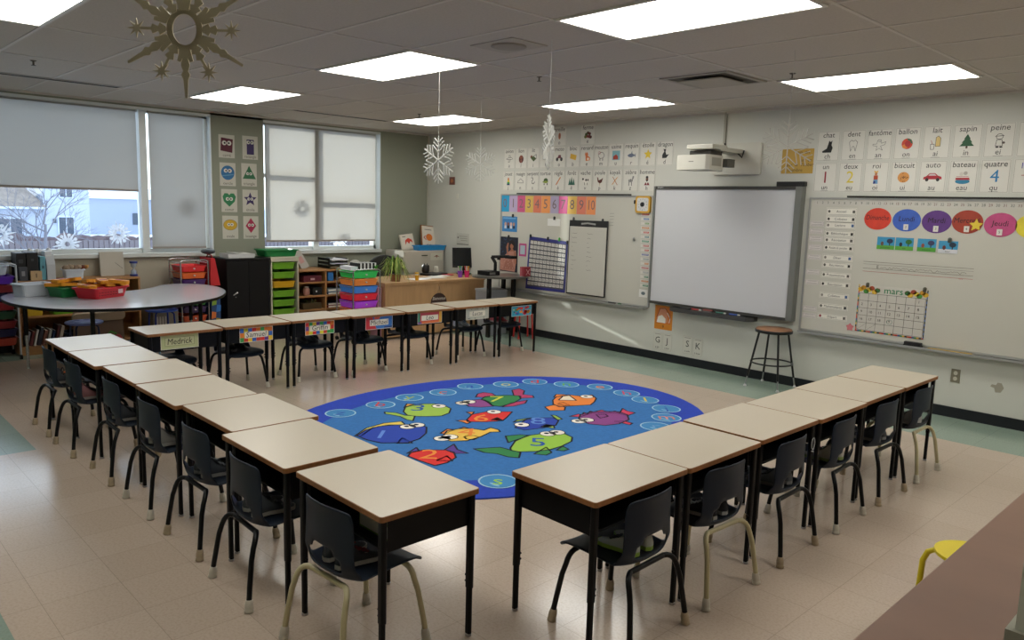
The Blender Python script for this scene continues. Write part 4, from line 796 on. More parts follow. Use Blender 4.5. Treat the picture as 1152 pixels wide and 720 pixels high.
for c in range(8): x=x0+(x1-x0)*c/7; A.line([(x,zt),(x,zb)],.003,'55524a',2)
for r,row in enumerate((['']*6+['1'],'2 3 4 5 6 7 8'.split(),'9 10 11 12 13 14 15'.split(),['16','17','18','19'])):
    for c,n in enumerate(row):
        if n: A.text(n,x0+(x1-x0)*(c+.35)/7,zt-(zt-zb)*(r+.5)/5,.034,'3a3a36',3)
A.line([(x0,-.2),(x0+.08,-.14)],.002,'77736a',3); A.line([(x0+.085,-.2),(x0+.16,-.14)],.002,'77736a',3)
A.line(ell(x0+.285,-.1,.025,.02,10),.003,'5a8a7a',3,True)
A.put('wall_calendar',label='calendar page headed mars with colourful edges on the right whiteboard',cat='calendar')
def clip(x,z,c,lab,y=BYY-.004):
    t=thing('magnet_clip',lab,'clip',(x,y,z),group='magnet clips on the whiteboards'); MB().lathe([(.014,0),(.014,.012),(.009,.016),(.001,.017)],mat(c,.4),12,Matrix.Rotation(PI/2,4,'X')).build('magnet',t); bx('jaw',(-.014,-.01,-.03),(.014,-.004,-.006),mat(c,.4,.4),t)
clip(6.67,1.088,'5a5648','dark clip at the calendar upper left corner'); clip(7.16,1.09,'5a5648','dark clip at the calendar upper right corner'); clip(7.315,1.53,'4a5048','dark clip above the hiver card')
clip(1.92,1.585,'2a2a2c','black clip above the blue children paper'); clip(1.85,1.30,'2a2a2c','black clip above the dark poster'); clip(2.69,1.575,'3a3a3c','dark clip on the small white notice')
clip(2.27,1.33,'1a1a1c','black clip at the number chart upper left'); clip(2.59,1.31,'1a1a1c','black clip at the number chart middle top'); clip(2.79,1.31,'3a9a3a','green clip at the number chart top'); clip(2.93,1.28,'3a3a3c','dark clip at the number chart upper right')
clip(3.02,1.575,'6a6a6c','grey clip at the flip chart upper left'); clip(3.49,1.57,'4a4a4c','grey clip at the flip chart upper right')
clip(3.96,1.80,'2a2422','dark magnet left of the timer clock'); clip(3.97,1.37,'8a8a88','grey magnet beside the word strips')
sch=[(1.770,1.718,'Accueil'),(1.697,1.650,'Collation'),(1.640,1.590,'Lecture'),(1.558,1.515,'Bibliothèque'),(1.496,1.455,'Récréation'),(1.424,1.382,'Routine du quotidien'),(1.331,1.288,'Dîner'),(1.257,1.220,'Récréation'),(1.164,1.126,'Présentations'),(1.074,1.040,'Récréation'),(.967,.930,'Collation'),(.862,.826,'Mathématiques'),(.764,.728,'Départ')]
seen={}
for i,(z1,z0,n) in enumerate(sch):
    z1+=.004; z0-=.012; seen[n]=seen.get(n,0)+1
    lab='white schedule strip reading '+n+({('Récréation',1):', fifth from the top',('Récréation',2):' under the Dîner strip',('Récréation',3):' under Présentations',('Collation',1):' near the top',('Collation',2):' near the bottom'}.get((n,seen[n]),''))
    A=card('schedule_strip',lab,'card',6.222,z0,6.505,z1,'dddace',t=.0015,y=BYY,grp='schedule strips',border='55524a'); A.text(n,0,0,.032,'26241f',1,maxw=.17,italic=.1)
    A.poly(ell(-.115,0,.012,.014,8),['55524a','26241f','77736a','55524a'][i%4] if n!='Départ' else '8a2a30',1); A.rect(.105,-.013,.128,.013,['55524a','3a3630','3a5a8a','1f1d1a'][i%4],1); done(A)
for i,(z1,z0) in enumerate(((1.643,1.597),(1.572,1.524),(1.502,1.451),(1.42,1.365),(1.325,1.276),(1.18,1.132),(1.08,1.034),(.822,.775),(.754,.707))):
    A=card('note_card','small faint grey-print card left of the schedule strips','card',6.070,z0,6.207,z1,'cfc9c4',t=.001,y=BYY,grp='small faint cards beside the schedule',border='8a8680'); A.line([(-.04,.01),(.045,.01)],.003,'8a8680',1); A.line([(-.05,-.008),(.05,-.008)],.003,'8a8680',1); done(A)
t=thing('eraser','black whiteboard eraser on the right whiteboard tray','eraser',(7.12,-.05,.574)); bx('felt',(-.075,-.022,0),(.075,.022,.015),mat('1a1a1a',.9),t); bx('handle',(-.07,-.02,.015),(.07,.02,.04),mat('101012',.5),t)
t=thing('wooden_pointer','yellow wooden ruler lying on the right whiteboard tray','ruler',(7.42,-.06,.575)); bx('stick',(-.17,-.014,0),(.17,.014,.008),mat('c9a234',.5),t)
t=thing('marker','dark marker and cap on the left whiteboard tray','marker',(3.72,-.05,.590)); MB().tube([(-.06,0,0),(.05,0,0)],.008,mat('3a3a3a'),8).build('barrel',t)
t=thing('magnet','green-tinted small magnet pile on the left whiteboard tray','magnet',(3.83,-.05,.582)); MB().ball((0,0,.01),(.03,.012,.01),mat('5a7a5a'),10).build('body',t)
A=card('letter_poster','orange card with a white-and-pink house-like drawing and letter 9','card',4.313,.358,4.555,.632,'cf8224',t=.002)
A.rect(-.1,-.07,.1,.12,'c9702a',1); A.poly([(-.09,0),(-.05,.1),(.02,.11),(.05,.05),(.06,-.05),(-.09,-.06)],'c98a6a',2); A.poly([(-.09,-.06),(-.07,.01),(-.02,.03),(.03,-.01),(.03,-.06)],'dedbd0',3); A.line([(.05,.06),(.09,.0),(.08,-.05)],.008,'dedbd0',3); A.line([(-.09,.0),(-.05,.1),(.02,.11),(.07,.06),(.09,.0)],.006,'33241a',4); A.text('9',0,-.105,.05,'33241a',2); done(A)
for x,z,l,lab in ((4.372,.22,'G','G'),(4.503,.22,'J','J'),(4.772,.23,'S','S'),(4.905,.222,'K','K')):
    A=card('letter_sheet','white letter sheet with a bold %s low on the wall'%lab,'card',x-.063,z-.103,x+.063,z+.103,'cbc9be',t=.0015,grp='letter sheets near the baseboard',border='a9a79a'); A.text(l,0,.01,.10,'1a1a1a',1); A.line([(-.04,.08),(.04,.08)],.006,'8a887c',1); A.text(l.lower()+' '+{'G':'gar','J':'jour','S':'sole','K':'kiwi'}[l],0,-.07,.03,'2a2a2a',1); done(A)
t=thing('wall_outlet','grey duplex wall outlet near the right picture edge','outlet',(7.472,0,.366)); bx('plate',(-.036,-.006,-.058),(.036,-.0005,.058),mat('77725f',.5),t,bevel=.002)
for z in(-.024,.024): MB().prism(ell(0,0,.016,.018,12),0,.008,mat('b9b5a3',.5),Matrix.Translation((0,-.001,z))@Matrix.Rotation(PI/2,4,'X')).build('socket',t)
A=Art((7.79,WY,.325),*WU,t=.0006); A.sheet([(-.05,.0),(-.04,.02),(-.01,.018),(.0,.04),(.03,.04),(.05,.0),(.03,-.04),(-.01,-.045),(-.02,-.01)],'9a9484'); A.put('torn_sticker',label='torn grey sticker remnant low on the wall right of the outlet',cat='sticker')
A=card('picture','tiny brown picture on the wall right of the corner','picture',.535,1.990,.655,2.103,'6a4034',t=.01); A.poly(ell(0,0,.03,.03,8),'a8643a',1); done(A)
A=card('picture','small white framed sign on the wall above the monitor','picture',.722,1.125,1.003,1.293,'bdbcb2',t=.006); A.line([(-.13,-.075),(.13,-.075)],.01,'55534c',1); A.rect(-.12,.01,-.09,.03,'55534c',1)
for k in range(3): A.line([(-.08+.02*k,.04-.03*k),(.1,.04-.03*k)],.008,'8a887c',1)
done(A)
A=card('light_switch','tiny white switch on the wall under the tiny brown picture','switch',.70,1.79,.74,1.86,'cfcdc0',t=.005); done(A)
# bent stool by the wall
t=thing('lab_stool','round metal lab stool with a brown wooden seat by the board wall','stool',(5.89,-.215,0)); bkm=mat('121212',.35)
MB().lathe([(.168,.0),(.172,.006),(.168,.02),(.001,.022)],mat('8a6244',.45,noise=(20,.15)),30,Matrix.Translation((0,0,.565))).build('seat',t)
MB().lathe([(.150,-.025),(.176,-.02),(.180,.004),(.176,.008),(.15,.0)],bkm,30,Matrix.Translation((0,0,.567))).build('seat_rim',t)
for a_ in(45,135,225,315):
    c,s_=math.cos(R(a_)),math.sin(R(a_))
    l=MB().tube([(c*.14,s_*.14,.56),(c*.228,s_*.228,.10)],.0105,bkm,10).build('leg',t); MB().tube([(c*.228,s_*.228,.10),(c*.243,s_*.243,.02)],.0075,steel,8).lathe([(.016,0),(.016,.006),(.009,.02)],mat('c9c9c9',.3,.5),12,Matrix.Translation((c*.245,s_*.245,0))).build('foot',l)
MB().tube([(.198*math.cos(2*PI*i/32),.198*math.sin(2*PI*i/32),.245) for i in range(32)],.008,bkm,8,closed=True).build('foot_ring',t)

# ------------------------------------------------------------------ right foreground
cm=mat('8a6854',.5,noise=(1.2,.08,(1,5,1)))
t=thing('low_bookcase','brown wood-top low cupboard in the lower right foreground','cupboard',(9.32,-4.6,0))
bx('top',(-.335,-1.9,.862),(.6,1.9,.895),cm,t,bevel=.004); MB().box((-.31,-1.88,.06),(.58,1.88,.862),mat('8a7460',.6)).build('body',t); bx('plinth',(-.28,-1.86,0),(.56,1.86,.06),mat('3a3028',.6),t)
t=thing('door_frame','white painted door frame post at the right picture edge','door frame',(9.214,-5.70,.896))
MB().prism([(-.0,-.03),(.05,-.05),(.12,-.05),(.12,.05),(.0,.05)],0,1.83,mat('b5b5a4',.5)).build('post',t); MB().box((-.012,-.045,.02),(.12,.055,.075),mat('a9a998',.5)).build('moulding',t)
ym=mat('d6c21a',.4); t=thing('yellow_stool','yellow chair with bent tube legs behind the brown cupboard','chair',(8.76,-4.08,0))
MB().prism(ell(0,0,.15,.135,28),.425,.437,ym).build('seat',t)
for a_ in(55,145,235,325):
    c,s_=math.cos(R(a_+40)),math.sin(R(a_+40)); MB().tube([(c*.195,s_*.195,0),(c*.19,s_*.19,.2),(c*.185,s_*.185,.36),(c*.17,s_*.17,.40),(c*.14,s_*.14,.42),(c*.05,s_*.05,.42)],.011,ym,10).build('leg',t)
bx('slot',(-.05,-.004,.4371),(.04,.004,.4375),mat('8a7410'),t)

# ------------------------------------------------------------------ snowflakes
def flake(A,r,m,arms=6,w_=.02,style=0):
    for k in range(arms):
        a_=2*PI*k/arms+PI/2
        def q(d,o): return (d*math.cos(a_)-o*math.sin(a_),d*math.sin(a_)+o*math.cos(a_))
        A.line([q(0,0),q(r,0)],w_,m,k%3)
        for d in(.35,.55,.75):
            l=r*(.42-.3*d)*1.4
            A.line([q(r*d,0),q(r*d+l*.7,l*.8)],w_*.8,m,0); A.line([q(r*d,0),q(r*d+l*.7,-l*.8)],w_*.8,m,0)
            A.poly(ell(*q(r*d+l*.7,l*.8),w_*.7,w_*.7,6),m,0); A.poly(ell(*q(r*d+l*.7,-l*.8),w_*.7,w_*.7,6),m,0)
        A.poly(ell(*q(r,0),w_*.8,w_*.8,6),m,0)
def solid(o,t): s=o.modifiers.new('s','SOLIDIFY'); s.thickness=t; s.offset=0
def hang(lab,x,y,z,r,rz,m,w_):
    t=thing('snowflake_ornament',lab,'snowflake',(x,y,z),rz,'hanging snowflakes'); A=Art((0,0,0),*WU,t=0,step=.0015); flake(A,r,m,w_=w_); o=A.build('flake',t); solid(o,.006)
    MB().tube([(0,0,r),(0,0,CH-z)],.0012,mat('c9c7c0',.5),5).build('string',t)
gl=mat('c2c2bc',.35); gl2=mat('aaa69c',.3,spec=.8)
hang('narrow edge-on white glitter snowflake hanging before the letter cards',6.03,-3.659,2.104,.165,R(46+74),gl,.011)
hang('white glitter snowflake hanging by the room corner',4.675,-3.479,2.035,.175,R(46-40),gl,.009)
hang('faint white snowflake hanging right of the corner one',4.525,-2.913,2.04,.14,R(30),mat('b4b4ac',.4),.006)
hang('sparkly translucent snowflake hanging before the yellow paper',7.034,-2.464,2.13,.17,R(40),gl2,.006)
# big wooden-look flake near the camera
bm=mat('c4b89c',.6); t=thing('snowflake_ornament','large dark grey-brown snowflake hanging close at the upper left','snowflake',(7.5,-6.5,2.097),R(46),'hanging snowflakes')
A=Art((0,0,0),*WU,t=0,step=.0012)
P=ell(0,0,.037,.044,28); A.line(P,.014,bm,0,closed=True)
for k in range(6):
    a_=R(-90+60*k)
    def q(d,o): return (d*math.cos(a_)-o*math.sin(a_),d*math.sin(a_)+o*math.cos(a_))
    A.poly([q(.045,-.012),q(.075,-.02),q(.078,-.012),q(.068,-.006),q(.085,-.011),q(.1,-.006),q(.108,-.011),q(.12,-.006),q(.165,-.003),q(.165,.003),q(.12,.006),q(.108,.011),q(.1,.006),q(.085,.011),q(.068,.006),q(.078,.012),q(.075,.02),q(.045,.012)],bm,1)
    b_=a_+R(30)
    def q2(d,o): return (d*math.cos(b_)-o*math.sin(b_),d*math.sin(b_)+o*math.cos(b_))
    A.poly([q2(.045,-.006),q2(.06,-.015),q2(.064,-.006),q2(.078,-.012),q2(.082,-.003),q2(.115,-.003),q2(.115,.003),q2(.082,.003),q2(.078,.012),q2(.064,.006),q2(.06,.015),q2(.045,.006)],bm,2)
    c=q2(.117,0); A.poly(star(c[0],c[1],.024,.008,8,0),bm,3)
o=A.build('flake',t); solid(o,.004); MB().tube([(0,0,.165),(0,0,CH-2.097)],.0012,mat('8a8478'),5).build('string',t)
# flakes on the glass
FM=mat('f2f5fa',.8); _n=FM.node_tree; _t=_n.nodes.new('ShaderNodeBsdfTranslucent'); _t.inputs[0].default_value=(.95,.97,1,1); _x=_n.nodes.new('ShaderNodeMixShader'); _x.inputs[0].default_value=.6; _n.links.new(_n.nodes['Principled BSDF'].outputs[0],_x.inputs[1]); _n.links.new(_t.outputs[0],_x.inputs[2]); _n.links.new(_x.outputs[0],_n.nodes['Material Output'].inputs[0])
for lab,y,z in (('at the left picture edge',-5.539,1.236),('above the plush basket',-4.91,1.136),('at the right end of the big pane',-4.373,1.252),('behind the narrow roller blind',-3.60,1.56),('behind the white blind, upper',-2.114,1.606),('behind the white blind, lower',-1.458,1.16)):
    A=Art((0,0,0),*GU,t=0,step=.0008); r=.155
    for k in range(8):
        a_=2*PI*k/8+.2; c,s_=math.cos(a_),math.sin(a_); A.poly([(.03*c-.022*s_,.03*s_+.022*c),(r*c,r*s_),(.03*c+.022*s_,.03*s_-.022*c)],FM,k); b_=a_+PI/8; c,s_=math.cos(b_),math.sin(b_); A.line([(.03*c,.03*s_),(.085*c,.085*s_)],.016,FM,k+8); A.poly(ell(.1*c,.1*s_,.02,.02,8),FM,k+17)
    o=A.build('window_snowflake',None,loc=(-.137,y,z),label='white paper snowflake stuck on the window glass '+lab,cat='snowflake',group='snowflakes on the window glass'); solid(o,.002)
# shape cards on the green pier
def gcard(y0,z0,y1,z1,kd,lab,ang=0):
    A=Art((.001,(y0+y1)/2,(z0+z1)/2),*GU,t=.002); a,b=(y1-y0)/2,(z1-z0)/2; A.sheet([(-a,-b),(a,-b),(a,b),(-a,b)],'c4c1b4'); k='1c1c1c'
    def eyes(cy=.0,s=1):
        for sx in(-1,1): A.poly(ell(sx*.024*s,cy,.022*s,.022*s,14),'d8d6cc',3); A.poly(ell(sx*.020*s,cy,.010*s,.010*s,8),k,4)
    if kd=='carré': A.poly([(-.08,-.055),(.07,-.075),(.08,.09),(-.07,.105)],'5a1c2e',1); eyes(.04,1.3)
    if kd=='rectangle': A.poly([(-.045,-.085),(.05,-.085),(.05,.1),(-.045,.1)],'3a2a5e',1); eyes(.065)
    if kd=='cercle': A.poly(ell(0,.02,.085,.088,28),'2a6a9c',1); A.line([(-.07,-.02),(.07,0)],.012,'5a92b8',2); eyes(.045,1.1)
    if kd=='triangle': A.poly([(-.085,-.05),(.09,-.05),(.0,.115)],'2c6a44',1); eyes(.015,.85)
    if kd=='coeur': A.poly([(0,-.075),(.07,-.01),(.085,.05),(.06,.09),(.02,.09),(0,.07),(-.02,.09),(-.06,.09),(-.085,.05),(-.07,-.01)],'2a7a4c',1); eyes(.02)
    if kd=='étoile': A.poly(star(0,.02,.09,.04),'38285a',1); eyes(.025,.85)
    if kd=='ovale': A.poly(ell(0,.03,.088,.065,28),'c9a22c',1); A.line(ell(0,.03,.088,.065,28),.004,'6a5420',2,closed=True); eyes(.035,.9)
    if kd=='losange': A.poly([(0,-.07),(.07,.02),(0,.12),(-.07,.02)],'a82a4c',1); eyes(.03,.9)
    A.text(kd,0,-b*.78,.05,'55534c',1,maxw=a*1.5); A.put('shape_card',label=lab,cat='card',group='shape cards between the windows')
for y,z0,z1,kd,lab in ((-3.124,2.19,2.47,'carré','shape card with a maroon square with eyes'),(-2.82,2.19,2.478,'rectangle','shape card with a purple rectangle with eyes'),(-3.118,1.847,2.131,'cercle','shape card with a blue circle with eyes'),(-2.84,1.853,2.138,'triangle','shape card with a green triangle with eyes'),(-3.106,1.525,1.807,'coeur','shape card with a green heart with eyes'),(-2.832,1.525,1.81,'étoile','shape card with a purple star with eyes'),(-3.10,1.19,1.478,'ovale','shape card with a yellow oval with eyes'),(-2.829,1.19,1.476,'losange','shape card with a red diamond with eyes')):
    gcard(y-.101,z0,y+.101,z1,kd,lab)
# ------------------------------------------------------------------ things along the window wall
wood=mat('a8794a',.5,noise=(5,.14,(1,1,8))); woodd=mat('7c5230',.55,noise=(5,.14,(1,1,8))); blkp=mat('0c0c0d',.45,spec=.25); chrome=mat('b8babb',.25,.9); darkin=mat('2a1c14',.8)
def shelfunit(name,lab,x1,y0,y1,z1,shelves,divs,m,cat='bookcase',top=None):
    t=thing(name,lab,cat,(x1/2,(y0+y1)/2,0)); X=x1/2-.015; Y=(y1-y0)/2
    bx('top',(-X,-Y,z1-.022),(X+.008,Y,z1),top or m,t,bevel=.002)
    for s in(-1,1): bx('side_panel',(-X,s*Y-(.02 if s>0 else 0),0),(X,s*Y+(.02 if s<0 else 0),z1-.022),m,t)
    bx('back_panel',(-X-.004,-Y,0),(-X+.004,Y,z1-.022),m,t); bx('plinth',(-X,-Y+.02,0),(X-.01,Y-.02,.07),m,t)
    for z in shelves: bx('shelf',(-X,-Y+.02,z-.01),(X-.005,Y-.02,z+.01),m,t)
    for y in divs: bx('divider',(-X,y-(y0+y1)/2-.01,.07),(X-.003,y-(y0+y1)/2+.01,z1-.022),m,t)
    return t
shelfunit('low_bookcase','long low wooden bookcase under the big left window',.32,-5.50,-4.30,.785,[.08,.40],[-4.915],wood)
def bin_(name,lab,cat,loc,w_,d,h,c,rz=0,k=.86,grp=None,rim=True,handle=False):
    t=thing(name,lab,cat,loc,rz,grp); m=mat(c,.4)
    P=rrect(d,w_,min(d,w_)*.12,3); P2=[(x*k,y*k) for x,y in P]; n=len(P); th=.94
    vs=[(x,y,0) for x,y in P2]+[(x,y,h) for x,y in P]+[(x*th,y*th,h) for x,y in P]+[(x*th,y*th,.01) for x,y in P2]
    fs=[tuple(range(n-1,-1,-1)),tuple(range(3*n,4*n))]
    for i in range(n):
        j=(i+1)%n; fs+=[(i,j,n+j,n+i),(n+i,n+j,2*n+j,2*n+i),(2*n+i,2*n+j,3*n+j,3*n+i)]
    MB().add(vs,fs,m).build('body',t)
    if rim:
        Q=rrect(d+.02,w_+.02,min(d,w_)*.12,3); nq=len(Q); vs=[(x,y,h-.012) for x,y in Q]+[(x,y,h+.002) for x,y in Q]+[(x*th,y*th,h+.002) for x,y in P]
        MB().add(vs,[(i,(i+1)%nq,nq+(i+1)%nq,nq+i) for i in range(nq)]+[(nq+i,nq+(i+1)%nq,2*nq+(i+1)%nq,2*nq+i) for i in range(nq)],m).build('rim',t)
    return t
bin_('storage_bin','yellow storage bin in the left bookcase','bin',(.17,-5.35,.411),.17,.24,.13,'c9a52a'); bin_('storage_bin','lime green storage bin in the left bookcase','bin',(.17,-5.08,.411),.22,.24,.12,'6fae2a')
rc=random.Random(4); bc=['8a8a90','6a2c2c','c9c4b8','3a3a44','8a5a4a','a8a49a','2a3a5a','5a2a2a','b8a898','44444c','7a3a30','9a9aa0']
y=-5.45
for i in range(9):
    w_=rc.uniform(.018,.03); h=rc.uniform(.15,.21); t=thing('book',['grey','dark red','cream','charcoal','brown','light grey','navy','maroon','beige','slate','rust','silver'][i]+' book leaning on the bottom shelf of the left bookcase','book',(.18,y,.092),0,'books on the bottom shelf')
    T=Matrix.Rotation(-.22,4,'X'); MB().box((-.10,0,.006),(.10,w_,h),mat(bc[i],.6),T).build('cover',t); MB().box((-.095,.003,h),(.095,w_-.003,h+.001),mat('d6d2c4',.8),T).build('pages',t); y+=w_+.015
bin_('storage_bin','dark blue low bin on the bottom shelf of the left bookcase','bin',(.17,-5.0,.09),.13,.24,.11,'1f2a44'); bin_('storage_bin','dark bin with papers on the right bottom shelf of the bookcase','bin',(.17,-4.7,.09),.30,.24,.15,'20201f'); bin_('storage_bin','dark brown bin on the upper right shelf of the bookcase','bin',(.17,-4.55,.411),.3,.24,.16,'3a2418')
# on top of it
def boxy(name,lab,cat,a,b,c,grp=None,bev=.003,part='body',extra=None):
    x0,y0,z0=a;x1,y1,z1=b; t=thing(name,lab,cat,((x0+x1)/2,(y0+y1)/2,z0),0,grp); hx,hy=(x1-x0)/2,(y1-y0)/2
    bx(part,(-hx,-hy,0),(hx,hy,z1-z0),c if not isinstance(c,str) else mat(c,.6),t,bevel=bev); return t,hx,hy,z1-z0
t,hx,hy,h=boxy('file_box','black file box, left one of the pair on the bookcase','file box',(.06,-5.49,.786),(.28,-5.405,1.07),'0d0d0f'); bx('label_holder',(hx,-.02,.18),(hx+.002,.02,.22),mat('3a3a3c'),t)
t,hx,hy,h=boxy('file_box','black file box, right one of the pair on the bookcase','file box',(.06,-5.395,.786),(.28,-5.29,1.075),'101012'); bx('finger_hole',(hx,-.012,.2),(hx+.001,.012,.225),mat('3a3a3c'),t)
t,hx,hy,h=boxy('binder','dark grey binder in front of the black file boxes','binder',(.283,-5.475,.786),(.312,-5.40,.93),'44464c'); bx('spine_label',(hx,-.015,.05),(hx+.001,.015,.1),mat('8a8a8c'),t)
t,hx,hy,h=boxy('wooden_box','small beige wooden box with a slot, before the black file box','box',(.283,-5.375,.786),(.318,-5.27,.885),mat('b89a72',.5)); bx('slot',(hx,-.004,.03),(hx+.001,.004,.075),mat('3a2c20'),t)
t,hx,hy,h=boxy('magazine_file','teal magazine file beside the black file boxes','magazine file',(.06,-5.275,.786),(.28,-5.225,1.03),'5f9aa8'); bx('front_slot',(hx,-.01,.12),(hx+.001,.01,.15),mat('2f5a66'),t)
t=thing('magazine_file','white magazine file with papers beside the teal one','magazine file',(.17,-5.175,.786)); MB().prism([(-.11,0),(.11,0),(.11,.16),(.06,.27),(-.11,.27)],-.04,.04,mat('b9bcc0',.6),Matrix.Rotation(PI/2,4,'X')).build('body',t); MB().box((-.09,-.03,.05),(.07,.03,.295),mat('e2e4e6',.8),Matrix.Rotation(.04,4,'X')).build('papers',t)
t=thing('plastic_bag','crumpled white plastic bag behind the file boxes','bag',(.05,-5.25,.786)); 
mb=MB(); 
for k in range(7): mb.ball((0,-.1+k*.035,.27+.02*math.sin(k*2.3)),(.018,.03,.035),mat('e4e8ee',.5),8)
mb.box((-.015,-.12,0),(.012,.13,.28),mat('dde2ea',.5)); mb.build('body',t)
t=bin_('basket','white basket holding plush toys on the bookcase','basket',(.2,-4.95,.786),.19,.15,.10,'c9d2dc')
def plush(lab,y,z,r,c,c2):
    t=thing('plush_toy',lab,'plush toy',(.2,y,z)); m=mat(c,.95,noise=(60,.2)); MB().ball((0,0,r*.8),(r*.9,r,r*.8),m).build('body',t); MB().ball((.02,r*.9,r*1.1),r*.55,mat(c2,.95)).ball((.02,r*1.25,r*1.5),r*.2,mat(c2,.95)).ball((.02,r*.55,r*1.55),r*.2,mat(c2,.95)).build('head',t)
plush('beige plush toy at the left of the white basket',-5.01,.86,.045,'8f7d68','a08c74'); plush('light brown plush toy in the middle of the white basket',-4.93,.862,.042,'8a7460','a8907a'); plush('brown and tan plush dog leaning out of the white basket',-4.85,.87,.035,'6a3420','b9864a')
t=thing('square_board','square cream board leaning on the window sill','board',(.10,-4.525,.786)); MB().box((-.012,-.125,0),(.012,.125,.27),mat('b7b1a4',.6),Matrix.Rotation(-.12,4,'Y')).build('panel',t)
MB().box((.0125,-.05,.10),(.0135,.05,.104),mat('3a3a38'),Matrix.Rotation(-.12,4,'Y')@Matrix.Translation((0,0,.04))@Matrix.Rotation(-.75,4,'X')).build('pencil_line',t)
t=thing('sand_timer','blue sand timer standing at the right end of the bookcase','sand timer',(.2,-4.33,.786)); nb=mat('1f2f7a',.4)
MB().lathe([(.042,0),(.042,.022)],nb,20).build('base',t); MB().lathe([(.042,.145),(.042,.167)],nb,20).build('cap',t); MB().lathe([(.032,.022),(.03,.06),(.006,.085),(.03,.11),(.032,.145)],mat('b9c4cc',.1,alpha=.55),20).build('glass',t); MB().lathe([(.028,.024),(.024,.05),(.001,.06)],mat('2a3f9a'),16).build('sand',t)
# rolling drawer carts
def cart(lab,x0,x1,y0,y1,drawers,ztop,dh,post,hoop=0,frame=chrome,tilt=None):
    t=thing('drawer_cart',lab,'drawer cart',((x0+x1)/2,(y0+y1)/2,0)); hx,hy=(x1-x0)/2,(y1-y0)/2
    for sx in(-1,1):
        for sy in(-1,1): MB().tube([(sx*hx,sy*hy,.05),(sx*hx,sy*hy,post)],.009,frame,8).build('post',t)
        MB().tube([(sx*hx,-hy,post),(sx*hx*.98,-hy*.8,post+.015),(sx*hx*.98,hy*.8,post+.015),(sx*hx,hy,post)],.008,frame,8).build('top_rail',t)
    for sy in(-1,1): MB().tube([(-hx,sy*hy,post-.02),(hx,sy*hy,post-.02)],.006,frame,8).build('top_rail',t)
    for sx in(-1,1):
        for sy in(-1,1): MB().tube([(sx*hx-.0,sy*hy-.012,.025),(sx*hx,sy*hy+.012,.025)],.024,blkp,14).build('caster',t)
    for i,(c,z) in enumerate(drawers):
        m=mat(c,.3,trans=0,spec=.6) ; X,Y=hx-.012,hy-.012
        P=rrect(2*X,2*Y,.03,3); n=len(P); k=.9; vs=[(x*k,y*k,z) for x,y in P]+[(x,y,z+dh-.014) for x,y in P]+[(x*1.02,y*1.02,z+dh-.014) for x,y in P]+[(x*1.02,y*1.02,z+dh-.006) for x,y in P]+[(x*.95,y*.95,z+dh-.006) for x,y in P]+[(x*.86,y*.86,z+.008) for x,y in P]
        fs=[tuple(range(n-1,-1,-1)),tuple(range(5*n,6*n))]
        for r_ in range(5):
            for q in range(n): fs.append((r_*n+q,r_*n+(q+1)%n,(r_+1)*n+(q+1)%n,(r_+1)*n+q))
        d=MB().add(vs,fs,m).build('drawer',t); 
        MB().tube([(X*.97,0,z+dh*.5),(X*.97+.02,0,z+dh*.5)],.009,mat('d8d8d8',.3),8).build('knob',d)
        MB().tube([(-hx,-hy,z+dh-.012),(hx,-hy,z+dh-.012)],.003,frame,6).tube([(-hx,hy,z+dh-.012),(hx,hy,z+dh-.012)],.003,frame,6).build('rail',t)
    return t
cart('tall cart of rainbow drawers coloured as if sunlit beside the teacher desk',1.23,1.60,-2.315,-1.935,[(c,.788-.0905*i) for i,c in enumerate(('3ce070','ff9a4a','4a9aff','ff2f48','c04aff','ff8a4a','f8d84a','4ae07a'))],.885,.086,.878)  # drawer colours brightened to stand in for sunlight on the plastic
cart('chrome drawer cart with red and orange drawers left of the black cabinet',.14,.5,-3.915,-3.60,[('e0282e',.835),('e86a2a',.755),('4a2470',.675),('c02030',.59),('e0c030',.51),('2f7a3a',.44),('3a2458',.355),('c2502a',.25),('2a2a6a',.15)],.9,.075,.955)
cart('white-framed drawer cart with purple and dark red drawers at the left edge',.12,.48,-5.91,-5.535,[('5a2aa8',.775),('7a1f28',.69),('1f1f50',.60),('8a2028',.51),('1f4a30',.42),('8a2428',.325),('1f2050',.24),('a83a28',.15)],.87,.082,.965,frame=mat('b9bdc2',.35))
t=bin_('storage_box','white translucent box on the left drawer cart','box',(.3,-5.72,.865),.26,.28,.10,'c4d0dc')
# things on the rainbow cart
t=thing('zebra_pouch','black and white striped pouch on the rainbow drawer cart','pouch',(1.43,-2.07,.880)); 
mb=MB(); 
for k in range(5): mb.box((-.09,-.13+k*.051,0),(.10,-.13+k*.051+.028,.085),mat('101010',.6)).box((-.09,-.13+k*.051+.028,0),(.10,-.13+(k+1)*.051,.085),mat('d8d8d4',.6))
mb.build('body',t)
t=thing('paper_stack','white papers stacked at the left of the rainbow cart top','paper',(1.40,-2.25,.880)); MB().box((-.12,-.05,0),(.12,.05,.045),mat('dfe3ea',.8)).build('sheets',t)
t=thing('cloth','crumpled grey-white cloth behind the striped pouch on the cart','cloth',(1.28,-2.09,.880)); MB().ball((0,0,.05),(.05,.08,.06),mat('a9a79f',.9)).ball((.01,-.05,.04),(.04,.05,.045),mat('b4b2aa',.9)).build('body',t)
t=thing('small_pot_plant','small green leaves poking out at the right of the cart top','plant',(1.54,-1.955,.880)); mb=MB()
for k in range(8): a_=k*.8; mb.tube([(0,0,0),(.015*math.cos(a_),.015*math.sin(a_),.04),(.04*math.cos(a_),.03*math.sin(a_),.06)],[.003,.006,.001],mat('4a9a2a',.6),5)
mb.build('leaves',t)
